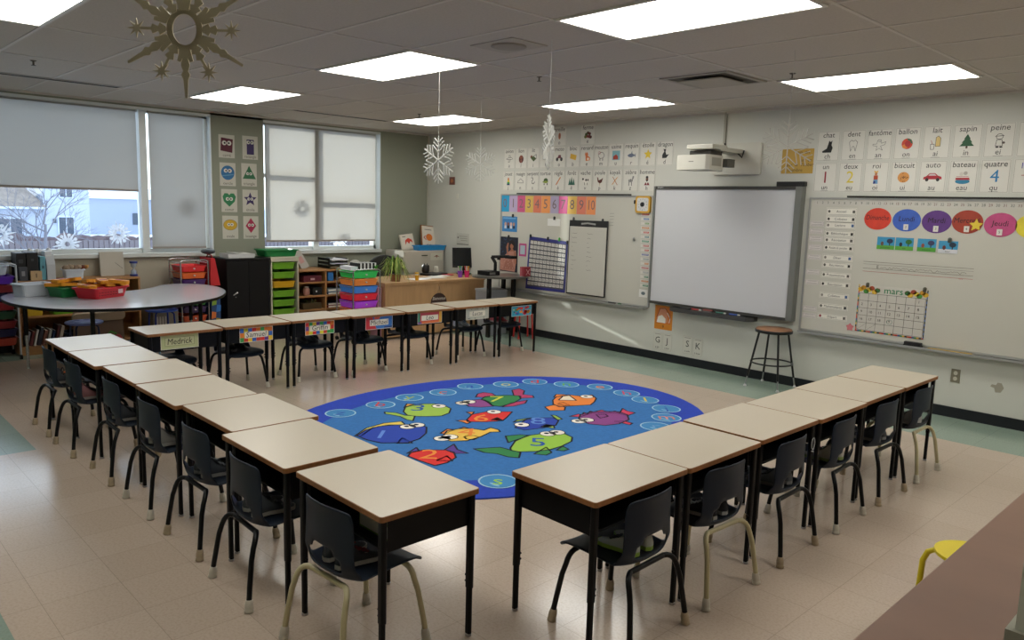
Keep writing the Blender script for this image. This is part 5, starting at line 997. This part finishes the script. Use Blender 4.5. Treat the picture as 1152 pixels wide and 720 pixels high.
# black cabinet
t=thing('cabinet','tall black two-door cabinet left of the green tray tower','cabinet',(.265,-3.10,0))
bx('body',(-.215,-.275,0),(.215,.275,.955),blkp,t); bx('top',(-.225,-.283,.955),(.235,.283,.975),blkp,t,bevel=.003)
for s_ in(-1,1):
    d=bx('door',(.216,-.272 if s_<0 else .002,.05),(.232,-.002 if s_<0 else .272,.95),blkp,t)
    if s_<0: MB().tube([(.24,-.20,.535),(.252,-.19,.548),(.252,-.15,.565)],.007,mat('d8d8d6',.2,.8),8).build('handle',d); MB().tube([(.232,-.17,.51),(.238,-.17,.51)],.006,mat('d8d8d6',.2,.8),8).build('lock',d)
t=thing('paper_tray','white tray with crumpled papers on the black cabinet','tray',(.27,-3.14,.975)); MB().prism(rrect(.26,.34,.02,3),0,.012,mat('c9c9c6',.5)).box((-.13,-.17,.012),(-.12,.17,.05),mat('c9c9c6')).box((.12,-.17,.012),(.13,.17,.05),mat('c9c9c6')).box((-.12,-.17,.012),(.12,-.16,.05),mat('c9c9c6')).box((-.12,.16,.012),(.12,.17,.05),mat('c9c9c6')).build('tray',t)
MB().box((-.1,-.13,.045),(.1,.12,.05),mat('e0e0da',.8),Matrix.Rotation(.06,4,'X')).box((-.09,-.10,.055),(.1,.14,.06),mat('d4d4ce',.8),Matrix.Rotation(-.08,4,'X')).build('papers',t)
t=bin_('storage_tray','dark green tray lying across the cabinet and the tray tower','tray',(.27,-2.62,.983),.46,.30,.085,'157a3c',k=.88)
# tray tower
t=thing('tray_tower','white tower of green and yellow pull-out trays','tray tower',(.26,-2.615,0)); cw=mat('b9b4a0',.5)
bx('top',(-.22,-.188,.925),(.235,.188,.98),cw,t,bevel=.003)
for s in(-1,1): bx('side_panel',(-.22,s*.188-(.015 if s>0 else 0),0),(.225,s*.188+(.015 if s<0 else 0),.925),cw,t)
bx('back_panel',(-.225,-.188,0),(-.215,.188,.925),cw,t); bx('base',(-.22,-.173,.02),(.22,.173,.05),cw,t)
for i,c in enumerate(('6ea62a','6ea62a','cfa01e','6ea62a','6ea62a','6ea62a','6ea62a')):
    z=.83-.118*i; m=mat(c,.4); P=rrect(.40,.30,.02,2); n=len(P)
    vs=[(x*.93,y*.93-.012,z) for x,y in P]+[(x,y-.012,z+.07) for x,y in P]+[(x*1.03,y*1.06-.012,z+.072) for x,y in P]+[(x*1.03,y*1.06-.012,z+.082) for x,y in P]+[(x*.96,y*.96-.012,z+.082) for x,y in P]+[(x*.9,y*.9-.012,z+.01) for x,y in P]
    fs=[tuple(range(n-1,-1,-1)),tuple(range(5*n,6*n))]
    for r_ in range(5):
        for q in range(n): fs.append((r_*n+q,r_*n+(q+1)%n,(r_+1)*n+(q+1)%n,(r_+1)*n+q))
    MB().add([(x+.03,y,zz) for x,y,zz in vs],fs,m).build('tray',t)
# shelf 2
shelfunit('low_bookcase','low wooden shelf between the tray tower and the rainbow cart',.45,-2.415,-1.40,.80,[.08,.27,.45,.63],[-2.0],wood)
t,hx,hy,h=boxy('file_tray','maroon box on the top shelf beside the tray tower','box',(.12,-2.32,.641),(.42,-2.06,.72),'5a1826'); bx('label',(hx,-.03,.025),(hx+.002,.03,.05),mat('c9a8a8'),t)
t=thing('jar','pinkish jar on the middle shelf','jar',(.34,-2.24,.461)); MB().lathe([(.035,0),(.045,.02),(.045,.08),(.03,.1)],mat('a8786a',.4),16).build('body',t); MB().lathe([(.032,.1),(.032,.115)],mat('c9c0b4'),16).build('lid',t)
t,hx,hy,h=boxy('black_box','small black box with a white dot beside the pinkish jar','box',(.22,-2.17,.461),(.40,-2.04,.56),'0f0f10'); MB().tube([(hx,-.02,.05),(hx+.004,-.02,.05)],.012,mat('d0d0d0'),10).build('dial',t)
t,hx,hy,h=boxy('craft_box','brown box of leafy craft items on the lower shelf','box',(.14,-2.33,.281),(.42,-2.06,.36),'4a3a20'); mb=MB()
for k in range(8): mb.tube([(rc.uniform(-.1,.1),rc.uniform(-.1,.1),.07),(rc.uniform(-.1,.12),rc.uniform(-.1,.1),.12)],.006,mat(rc.choice(['8a8a4a','b0a890','6a7a3a'])),6)
mb.build('contents',t)
t,hx,hy,h=boxy('book','blue book on the right part of the wooden shelf','book',(.2,-1.96,.641),(.42,-1.88,.76),'2a6fb0'); bx('pages',(-hx+.01,-hy+.006,h),(hx-.01,hy-.006,h+.001),mat('dcd8cc'),t)
for i,(z,c,n) in enumerate(((.461,'4a6a8a','slate blue'),(.50,'9aa8b0','pale grey'),(.281,'8a2a24','dark red'),(.315,'3a3a44','charcoal'))):
    t,hx,hy,h=boxy('book',n+' book lying on the right part of the wooden shelf','book',(.15,-1.96,z),(.42,-1.70,z+.03),c,'lying books on the wooden shelf'); bx('pages',(-hx+.004,-hy+.004,.004),(hx+.001,hy+.001,h-.005),mat('d8d4c8',.8),t)
t=thing('leaning_board','pale board with pink writing leaning on the window sill','board',(.20,-2.17,.802)); MB().box((-.008,-.06,0),(.008,.065,.25),mat('a9a49c',.6),Matrix.Rotation(-.35,4,'Y')@Matrix.Rotation(.42,4,'X')).build('panel',t); MB().box((.0085,-.03,.08),(.0092,.035,.17),mat('b88a86',.6),Matrix.Rotation(-.35,4,'Y')@Matrix.Rotation(.42,4,'X')).build('writing',t)
t=thing('letter_tray','black stacked letter tray with papers on the wooden shelf','letter tray',(.22,-1.78,.80)); 
for k in range(3): MB().box((-.14,-.14,.008+.05*k),(.16,.14,.014+.05*k),blkp).box((-.14,-.14,.008+.05*k),(.16,-.132,.04+.05*k),blkp).box((-.14,.132,.008+.05*k),(.16,.14,.04+.05*k),blkp).build('tier',t)
for k,c in enumerate(('8a7a5a','b8bcc8','d8dade')): MB().box((-.12,-.125,.0145+.05*k),(.17+.02*k,.125,.028+.05*k),mat(c,.8)).build('papers',t)
for sx in(-.13,.14):
    for sy in(-1,1): MB().box((sx,sy*.139-.003,0),(sx+.008,sy*.139+.003,.13),blkp).build('post',t)
MB().box((-.05,-.1,.145),(.1,.0,.150),blkp,Matrix.Rotation(.3,4,'X')).build('folder',t)
# red bag, poster scrap
t=thing('red_bag','red cloth bag hanging between the drawer cart and black cabinet','bag',(.30,-3.50,0)); MB().prism([(-.06,.66),(.06,.66),(.0,.985),(-.05,.985)],-.16,.16,mat('b81f24',.7),Matrix.Rotation(PI/2,4,'X')@Matrix.Rotation(-PI/2,4,'Y')@Matrix.Rotation(0,4,'Z') if False else Matrix(((0,0,1,0),(1,0,0,0),(0,1,0,0),(0,0,0,1)))).build('body',t); MB().tube([(.12,-.01,.985),(.1,-.02,1.02),(.0,-.02,1.02),(-.05,-.01,.985)],.006,mat('a01a1e',.7),6).build('handle',t)
t=thing('picture_box','box printed with colourful blocks beside the black cabinet','box',(.30,-3.50,0)); bx('body',(-.16,-.055,.0),(.16,.055,.62),mat('1f3f6a',.6),t)
A=Art((.161,0,.36),*GU,t=.0003)
for k,(a_,b_,c) in enumerate(((-.02,.1,'7a9a2a'),(.03,.02,'2a6ab0'),(-.03,-.06,'c86a2a'),(.02,-.14,'b8a02a'),(-.02,.18,'2a3a5a'))): A.poly([(a_-.03,b_-.04),(a_+.025,b_-.03),(a_+.03,b_+.04),(a_-.02,b_+.05)],c,1)
A.build('print',t,loc=(.161,0,.36))
t=thing('bag','grey and black bag on top of the drawer gap beside the black cabinet','bag',(.26,-3.50,1.022)); MB().ball((0,0,.03),(.14,.07,.03),mat('3a3f44',.4)).ball((.03,.02,.05),(.09,.05,.015),mat('8a9298',.3)).build('body',t)

# kidney table
def cr_spline(P,n=5):
    out=[];N=len(P)
    for i in range(N):
        p0,p1,p2,p3=P[i-1],P[i],P[(i+1)%N],P[(i+2)%N]
        for k in range(n):
            t=k/n; out.append(tuple(.5*((2*p1[j])+(-p0[j]+p2[j])*t+(2*p0[j]-5*p1[j]+4*p2[j]-p3[j])*t*t+(-p0[j]+3*p1[j]-3*p2[j]+p3[j])*t**3) for j in(0,1)))
    return out
KC=(1.4,-4.75); K=[(1.75,-5.74),(2.15,-5.52),(2.34,-5.1),(2.31,-4.65),(2.05,-4.2),(1.66,-3.90),(1.2,-3.74),(.80,-3.74),(.56,-3.90),(.58,-4.14),(.85,-4.38),(1.0,-4.62),(1.04,-4.86),(.95,-5.10),(.74,-5.32),(.70,-5.56),(.92,-5.74),(1.3,-5.80)]
K=[(x-KC[0],y-KC[1]) for x,y in cr_spline(K)]
t=thing('kidney_table','large kidney-shaped activity table with a shiny grey-white top','table',(KC[0],KC[1],0))
MB().prism(K,.688,.712,mat('b6b8c0',.16,spec=.6)).build('tabletop',t)
n=len(K); MB().add([(x*1.003,y*1.003,.686) for x,y in K]+[(x*1.003,y*1.003,.7125) for x,y in K]+[(x*.995,y*.995,.7125) for x,y in K],[(i,(i+1)%n,n+(i+1)%n,n+i) for i in range(n)]+[(n+i,n+(i+1)%n,2*n+(i+1)%n,2*n+i) for i in range(n)],blkp).build('edge_band',t)
for x,y in ((1.0,-5.58),(1.95,-5.25),(1.80,-4.22),(.85,-3.95)):
    l=MB().tube([(x-KC[0],y-KC[1],.33),(x-KC[0],y-KC[1],.688)],.020,blkp,12).build('leg',t); MB().tube([(x-KC[0],y-KC[1],.01),(x-KC[0],y-KC[1],.34)],.014,chrome,12).lathe([(.016,0),(.02,.003),(.014,.012)],chrome,12,Matrix.Translation((x-KC[0],y-KC[1],0))).build('leg_insert',l)
bin_('storage_box','white plastic box at the left end of the kidney table','box',(1.0,-5.50,.713),.30,.22,.115,'bcc2ca',rz=.25,k=.92)
bin_('storage_basket','green bin holding yellow pouches on the kidney table','bin',(1.2,-5.27,.713),.24,.26,.09,'14703a',rz=.3,k=.85)
t=bin_('storage_basket','red plastic basket holding yellow pouches on the kidney table','basket',(1.42,-5.02,.713),.42,.28,.10,'c01c2c',rz=.55,k=.85)
A=Art((.125,-.15,.05),*GU,t=.001); A.sheet([(-.03,-.02),(.03,-.02),(.03,.02),(-.03,.02)],'d8b8bc'); A.build('label',t,loc=(.135,.1,.055))
t2=MB(); 
for k in range(9): t2.box((.128,-.17+.035*k,.03),(.1315,-.15+.035*k,.036),mat('6a1020')).box((.131,-.17+.035*k,.055),(.1345,-.15+.035*k,.061),mat('6a1020'))
t2.build('holes',t)
rc=random.Random(11)
for i in range(11):
    x,y=(1.17+.04*rc.uniform(-1,1),-5.35+.05*i) if i<4 else (1.40+.09*rc.uniform(-1,1),-5.16+.056*(i-4))
    z=.806+.006*rc.random()+(.036 if i%2 else 0); t=thing('pouch',('orange-yellow zip pouch in the green bin' if i<4 else 'orange-yellow zip pouch in the red basket'),'pouch',(x,y,z),rc.uniform(0,3),'yellow pouches in the '+('green bin' if i<4 else 'red basket'))
    c=mat('d98f14',.6); T=Matrix.Rotation(rc.uniform(-.2,.2),4,'X'); MB().prism(rrect(.09,.18,.02,2),0,.03,c,T).build('body',t); MB().box((-.03,-.03,.0305),(.03,.03,.0325),mat('9a3a24'),T).build('label',t)
# stools near the kidney table
def stool(lab,x,y,z,c,legc,r=.17,dots=None,lr=.16):
    t=thing('round_stool',lab,'stool',(x,y,0)); MB().lathe([(r-.01,z-.022),(r,z-.014),(r,z-.004),(r-.006,z),(.001,z)],mat(c,.35),30).build('seat',t)
    if dots:
        A=Art((0,0,z),(1,0,0),(0,1,0),t=.0); 
        for k in range(7): a_=k*.9; A.poly(ell(r*.6*math.cos(a_),r*.6*math.sin(a_),.03,.03,10),dots,1)
        A.build('spots',t,loc=(0,0,z))
    for a_ in(45,135,225,315): c_,s_=math.cos(R(a_)),math.sin(R(a_)); MB().tube([(c_*.10,s_*.10,z-.02),(c_*.14,s_*.14,z-.05),(c_*lr,s_*lr,0)],.010,mat(legc,.4),8).build('leg',t)
stool('purple-blue spotted round stool in front of the left bookcase',1.18,-5.12,.45,'7480c4','22264a',dots='3a4490')
stool('bright blue round stool between the kidney table and the cart',.66,-4.20,.45,'2f5fd8','1f3a9a',dots='2048b0')
stool('pale blue round stool beside the end of the far desk row',2.08,-4.86,.36,'8fa8bc','5a7a8a',r=.16,dots='6a8aa0')
t=thing('lap_tray','pale wooden lap tray with rounded ends hanging under the table','tray',(.60,-4.82,.40)); MB().prism(rrect(.10,.52,.045,5),0,.03,mat('b8a68e',.5),Matrix.Rotation(-1.2,4,'Y')).build('board',t)
MB().prism(rrect(.02,.5,.008,3),.0,.40,mat('6a5444',.6)).build('stand',None,loc=(.56,-4.82,0),label='thin wooden stand under the pale lap tray',cat='stand')
t=thing('water_bottle','red bottle-shaped pouch with a green strap under the kidney table','bottle',(1.88,-5.04,0)); MB().lathe([(.05,.22),(.055,.24),(.055,.38),(.035,.41)],mat('a8242a',.5),16).build('body',t); MB().tube([(-.03,-.05,.28),(-.05,-.08,.38),(-.01,-.04,.44),(.02,.0,.42)],.010,mat('4a8a3a',.6),8).build('strap',t); MB().lathe([(.05,0),(.05,.22)],mat('6a1c20',.6),16).build('base',t)
t,hx,hy,h=boxy('storage_box','grey box with a slotted front standing by the blue stool','box',(.10,-4.24,0),(.50,-3.96,.40),'8a8578'); 
for k in range(4): bx('slat',(hx,-.10+.03*k,.18),(hx+.004,-.085+.03*k,.34),mat('c9c4b8'),t)
t,hx,hy,h=boxy('red_folder','red folder lying on the grey box','folder',(.14,-4.25,.401),(.46,-4.0,.425),'b82a20'); bx('tab',(hx-.001,-.04,0),(hx+.012,.04,.02),mat('c93a2a'),t)

# filing cabinet
fg=mat('b4aea0',.45); t=thing('filing_cabinet','beige-grey metal lateral filing cabinet in the corner','filing cabinet',(.28,-.43,0))
bx('body',(-.23,-.36,0),(.22,.36,1.025),fg,t,bevel=.003)
for z0,z1 in ((.05,.36),(.38,.69),(.71,1.01)):
    d=bx('drawer',(.2205,-.35,z0),(.232,.35,z1),fg,t); bx('handle',(.232,-.05,z1-.06),(.24,.05,z1-.045),mat('55524a',.4,.5),d)
A=Art((0,0,0),*GU,t=.0006); A.sheet([(-.11,-.055),(.11,-.055),(.11,.05),(-.11,.05)],'c2bfae'); A.poly([(-.06,-.01),(0,.02),(.06,-.01),(.01,-.0),(0,-.03),(-.01,0)],'7a3a2c',1); A.build('bird_sticker',t,loc=(.2325,.22,.94))
A=Art((0,0,0),(-1,0,0),(0,0,1),t=.0006); A.sheet([(-.05,-.04),(.04,-.05),(.06,.0),(.02,.05),(-.05,.03)],'8fc4d0'); A.build('note',t,loc=(0,-.3605,.86))
def book(lab,y,z,w_,h,rx,c,cover,ry=-.25):
    t=thing('picture_book',lab,'book',(.22,y,z)); T=Matrix.Rotation(ry,4,'Y')@Matrix.Rotation(rx,4,'X'); MB().box((-.012,-w_/2,0),(.012,w_/2,h),mat(c,.6),T).build('cover',t)
    A=Art((0,0,0),*GU,t=.0005); A.rect(-w_/2+.012,.012,w_/2-.012,h-.012,'d2cabb',1); 
    if cover==0: A.poly([(-.05,.07),(-.04,.14),(.02,.17),(.08,.14),(.09,.09),(.05,.12),(.02,.08),(-.01,.12)],'c83a24',2); A.rect(-.08,.19,-.02,.2,'4a4a48',2)
    else: A.poly(ell(.01,.18,.06,.055,18),'d8752a',2); A.line([(-.06,.2),(-.09,.17),(-.05,.14)],.012,'c8452a',2); A.text('OO',.0,.05,.06,'3a2c50',2); A.rect(-.07,.29,.06,.3,'6a6a66',2)
    o=A.build('print',t); o.data.transform(T@Matrix.Translation((.0125,0,0))); return t
book('white picture book with a red shape leaning on the filing cabinet',-.50,1.027,.24,.23,.10,'c9c2b2',0)
book('brown-edged picture book with an orange fruit on the filing cabinet',-.13,1.027,.26,.36,-.10,'8a5a34',1)
bin_('book_tray','blue low tray in front of the picture books','tray',(.40,-.26,1.026),.50,.16,.07,'1f86c4',k=.95)
# teacher desk
td=mat('b48f64',.5,noise=(4,.08,(1,6,1))); t=thing('teacher_desk','light oak teacher desk with a panel front facing the room','desk',(1.22,-1.04,0))
bx('desktop',(-.40,-.83,.69),(.395,.82,.718),td,t,bevel=.003)
bx('front_panel',(.36,-.80,.03),(.378,.78,.69),td,t)
for s_ in(-1,1): bx('side_panel',(-.38,-.82 if s_<0 else .78,0),(.388,-.80 if s_<0 else .805,.69),td,t)
bx('edge_strip',(.378,-.80,.675),(.39,.78,.69),td,t)
t=thing('pink_chart','pink gridded plastic sheet against the side of the teacher desk','sheet',(1.45,-1.90,0)); MB().box((-.06,-.03,.0),(.06,-.02,.68),mat('e08aa4',.4)).build('sheet',t); MB().box((-.062,-.035,.0),(.10,.02,.66),mat('d89ab0',.4,alpha=.8)).build('back_sheet',t)
t=thing('welcome_sign','round dark brown hanging sign reading Bienvenue on the teacher desk','sign',(1.6,-1.02,.47)); 
A=Art((0,0,0),*GU,t=.01); A.sheet(ell(0,-.05,.13,.13,32),'3a2620'); A.text('Bienvenue',.0,.01,.062,'d8d2c4',1,italic=.15,maxw=.21); A.line([(-.09,-.06),(.09,-.06)],.01,'c9c0b0',1); A.build('disc',t,loc=(.002,0,0))
MB().tube([(.008,-.03,.06),(.008,0,.18),(.008,.03,.06)],.0025,mat('8a7a64'),6).build('string',t); MB().lathe([(.009,0),(.012,.01),(.001,.016)],mat('b48f64'),12,Matrix.Translation((0,0,.19))@Matrix.Rotation(PI/2,4,'Y')).build('knob',t)
# on the desk
lf=[mat('7f9a3a',.6),mat('a8b45a',.6),mat('5a7a2a',.6)]; t=thing('spider_plant','bushy green spider plant spilling over the desk corner','plant',(1.47,-1.62,.718))
MB().lathe([(.06,0),(.075,.08),(.078,.09),(.066,.09)],mat('8a5a3a',.6),18).build('pot',t); rc=random.Random(8); mb=MB()
for k in range(110):
    a_=rc.uniform(0,2*PI); L=rc.uniform(.16,.30); up=rc.uniform(.10,.20); dr=rc.uniform(.02,.26); c,s_=math.cos(a_),math.sin(a_)
    P=[Vector((c*L*q*(1-.15*q),s_*L*q*(1-.15*q),.09+up*math.sin(PI*min(q*1.3,1)*.75)*1.3-dr*q*q)) for q in(0,.25,.5,.75,1)]
    P=[Vector((p.x,p.y,max(p.z,.012) if p.x<.16 else p.z)) for p in P]
    side=Vector((-s_,c,0)); vs=[];
    for q,p in enumerate(P): w_=(.006,.007,.006,.004,.0008)[q]; vs+=[p-side*w_,p+side*w_]
    mb.add(vs,[(2*q,2*q+1,2*q+3,2*q+2) for q in range(4)],rc.choice(lf))
mb.build('leaves',t)
t=thing('desk_chair','black rounded chair back behind the spider plant','chair',(.60,-1.14,0)); gk=mat('1a1c1a',.6); mb=MB(); n=12
pr_=[(-.25+.5*i/n) for i in range(n+1)]; vs=[]
for q,y in enumerate(pr_):
    top=.98-.9*y*y*1.6; 
    for z,xx in ((.52,0),(.7,-.02),(top-.02,-.03),(top,-.03)): vs.append((xx+.08*(y*4)**2*.25,y,z))
mb.add(vs,[(4*i+k,4*i+4+k,4*i+5+k,4*i+1+k) for i in range(n) for k in range(3)],gk,True); o=mb.build('backrest',t); solid(o,.03); o.location.x=-.06
MB().prism(ell(-.18,0,.22,.24,24),.44,.50,gk).build('seat',t); MB().tube([(-.18,0,.1),(-.18,0,.44)],.03,gk,12).build('post',t)
for k in range(5): a_=2*PI*k/5; MB().tube([(-.18,0,.10),(-.18+.26*math.cos(a_),.26*math.sin(a_),.05)],.018,gk,8).lathe([(.001,0),(.024,.012),(.024,.035),(.001,.05)],gk,10,Matrix.Translation((-.18+.26*math.cos(a_),.26*math.sin(a_),0))).build('foot',t)
def dk_(name,lab,cat,x,y,rz=0,z=.719): return thing(name,lab,cat,(x,y,z),rz)
t=dk_('laptop','closed black laptop lying on the teacher desk','laptop',.98,-.62,.3); bx('base',(-.12,-.17,.0),(.12,.17,.018),blkp,t,bevel=.003); bx('lid',(-.12,-.17,.020),(.12,.17,.030),mat('2a2a2c',.35),t,bevel=.003)
for i,(x,y,rz,c,n) in enumerate(((1.38,-1.18,.1,'e4e6ea','white'),(1.30,-.86,-.2,'dcdcd8','cream'),(1.18,-.68,.35,'e8e8e4','bright white'))):
    t=dk_('paper_sheet',n+' paper sheets spread on the teacher desk, '+('left' if i==0 else 'middle' if i==1 else 'right')+' pile','paper',x,y,rz,.7195+(.0 if i!=2 else .004)); MB().box((-.10,-.14,0),(.10,.14,.003),mat(c,.8)).build('sheets',t)
t=dk_('folder','red folder lying beside the keyboard on the teacher desk','folder',1.02,-.42,.2); bx('cover',(-.11,-.16,0),(.11,.02,.012),mat('c0404e',.6),t)
def cup(lab,x,y,c,pens):
    t=dk_('pencil_cup',lab,'pencil cup',x,y); MB().lathe([(.028,0),(.036,.085),(.038,.085),(.038,.09),(.033,.09),(.026,.01),(.001,.01)],mat(c,.45),18).build('cup',t); MB().tube([(.032*math.cos(2*PI*i/16)*1.04,.032*math.sin(2*PI*i/16)*1.04,.055) for i in range(16)],.003,mat(c,.45),6,closed=True).build('band',t)
    for k,pc in enumerate(pens):
        a_=k*1.3; p=thing('pen',{'d8c83a':'yellow','4aa03a':'green','e8903a':'orange','3a7ab8':'blue','c9c4b8':'white','c03a3a':'red'}[pc]+' marker standing in the '+lab.split(' pencil')[0]+' pencil cup','pen',(x+.01*math.cos(a_),y+.01*math.sin(a_),.731),0,'pens in the '+lab.split(' pencil')[0]+' cup')
        MB().tube([(0,0,0),(.014*math.cos(a_),.014*math.sin(a_),.11)],.006,mat(pc,.5),8).build('barrel',p); MB().tube([(.014*math.cos(a_),.014*math.sin(a_),.11),(.018*math.cos(a_),.018*math.sin(a_),.14)],.0066,mat(pc,.4),8).build('cap',p)
cup('purple pencil cup on the teacher desk',1.42,-.51,'8a4ac0',['3a7ab8','d8c83a','4aa03a','c9c4b8']); cup('pink pencil cup on the teacher desk',1.45,-.415,'e83a8a',['e8903a','d8c83a','c9c4b8','c03a3a'])
t=dk_('mug','black owl-shaped pot standing on the teacher desk','pot',.92,-.72,.2,.75); MB().lathe([(.045,0),(.055,.03),(.055,.09),(.045,.11)],mat('16120f',.4),18).build('body',t); MB().lathe([(.012,0),(.001,.03)],mat('16120f',.4),8,Matrix.Translation((0,-.03,.105))).build('ear',t); MB().lathe([(.012,0),(.001,.03)],mat('16120f',.4),8,Matrix.Translation((0,.03,.105))).build('ear',t)
t=dk_('glass_jar','small white jar standing behind the laptop','jar',.90,-.52); MB().lathe([(.032,0),(.036,.02),(.036,.07),(.026,.09)],mat('b9b4a4',.3),16).build('body',t); MB().lathe([(.03,.09),(.03,.115)],mat('d0ccc0',.4),16).build('lid',t)
for i,(x,y,z,c,n) in enumerate(((1.50,-1.30,.72,'d8a01e','amber'),(1.16,-1.05,.72,'d8a820','yellow'))):
    t=dk_('small_tub',n+' lidded little tub on the teacher desk','tub',x,y); MB().lathe([(.022,0),(.025,.05)],mat('b8b4a8' if i else c,.4),14).build('body',t); MB().lathe([(.028,.05),(.028,.065)],mat(c,.4),14).build('lid',t)
t=thing('monitor','black computer monitor turned toward the window','monitor',(1.03,-.11,.720)); Tm=Matrix.Rotation(-.35,4,'Z'); MB().box((-.012,-.17,.09),(.012,.17,.375),blkp,Tm@Matrix.Rotation(-.1,4,'Y')).build('housing',t); MB().box((.0125,-.158,.105),(.0135,.158,.362),mat('101216',.12),Tm@Matrix.Rotation(-.1,4,'Y')).build('screen',t); MB().box((-.03,-.02,0),(-.01,.02,.15),blkp,Tm).build('neck',t); MB().prism(ell(0,0,.09,.11,20),0,.01,blkp,Tm).build('foot',t)
bx('side_table',(-.25,-.11,.0),(.25,.10,.718),mat('8a7458',.5),None,loc=(1.03,-.11,0),label='small brown desk return carrying the monitor in the corner',cat='table',bevel=.003)
# round-ended table with the document camera
t=thing('round_end_table','dark round-ended table on black legs by the board wall','table',(1.97,-.40,0)); TT=cr_spline([(.40,-.12),(.42,.18),(.27,.37),(.0,.375),(-.13,.25),(-.15,-.05),(-.08,-.3),(.15,-.37)])
MB().prism(TT,.775,.80,mat('5a5852',.3)).build('tabletop',t); 
for x,y in ((.17,-.22),(.26,.13),(-.06,.25)): MB().box((x-.025,y-.02,0),(x+.025,y+.02,.775),blkp).build('leg',t)
t=thing('document_camera','black document camera with an angled arm on the round-ended table','document camera',(2.0,-.50,.80)); bx('base',(-.12,-.10,0),(.10,.10,.055),blkp,t,bevel=.004); bx('front_panel',(.1005,-.08,.012),(.102,.02,.042),mat('6a6a66',.4),t)
MB().tube([(.03,.08,.05),(.03,.08,.16),(-.02,.06,.235)],.022,blkp,10).build('lower_arm',t); MB().tube([(-.02,.06,.235),(.18,.18,.25)],.02,blkp,10).build('upper_arm',t); MB().box((.05,.09,.20),(.085,.12,.24),blkp).build('camera_head',t); MB().box((.14,.14,.225),(.27,.24,.26),blkp).build('lamp_head',t)
t=thing('gift_box','small crimson box with a pale cross standing at the table edge','box',(2.33,-.16,.80)); bx('body',(-.05,-.05,0),(.05,.05,.12),mat('8a2430',.5),t); 
A=Art((0,0,0),*GU,t=.0005); A.line([(-.03,.02),(.03,.09)],.008,'d8a8a8',1); A.line([(-.03,.09),(.03,.02)],.008,'d8a8a8',1); A.build('cross',t,loc=(.0502,0,0))
t,hx,hy,h=boxy('grey_bin','pale grey bin under the round-ended table','bin',(1.76,-.52,0),(2.04,-.2,.58),'94969a'); bx('lid',(-hx-.005,-hy-.005,h),(hx+.005,hy+.005,h+.02),mat('a4a6aa'),t)
t=thing('red_legged_stool','small stool with thin red legs by the board wall','stool',(2.43,-.26,0)); MB().lathe([(.12,.40),(.13,.405),(.13,.425),(.001,.43)],mat('7a1c20',.5),24).build('seat',t)
for a_ in(20,110,200,290): c,s_=math.cos(R(a_)),math.sin(R(a_)); MB().tube([(c*.11,s_*.11,.41),(c*.14,s_*.14,0)],.011,mat('c02a24',.4),8).build('leg',t)
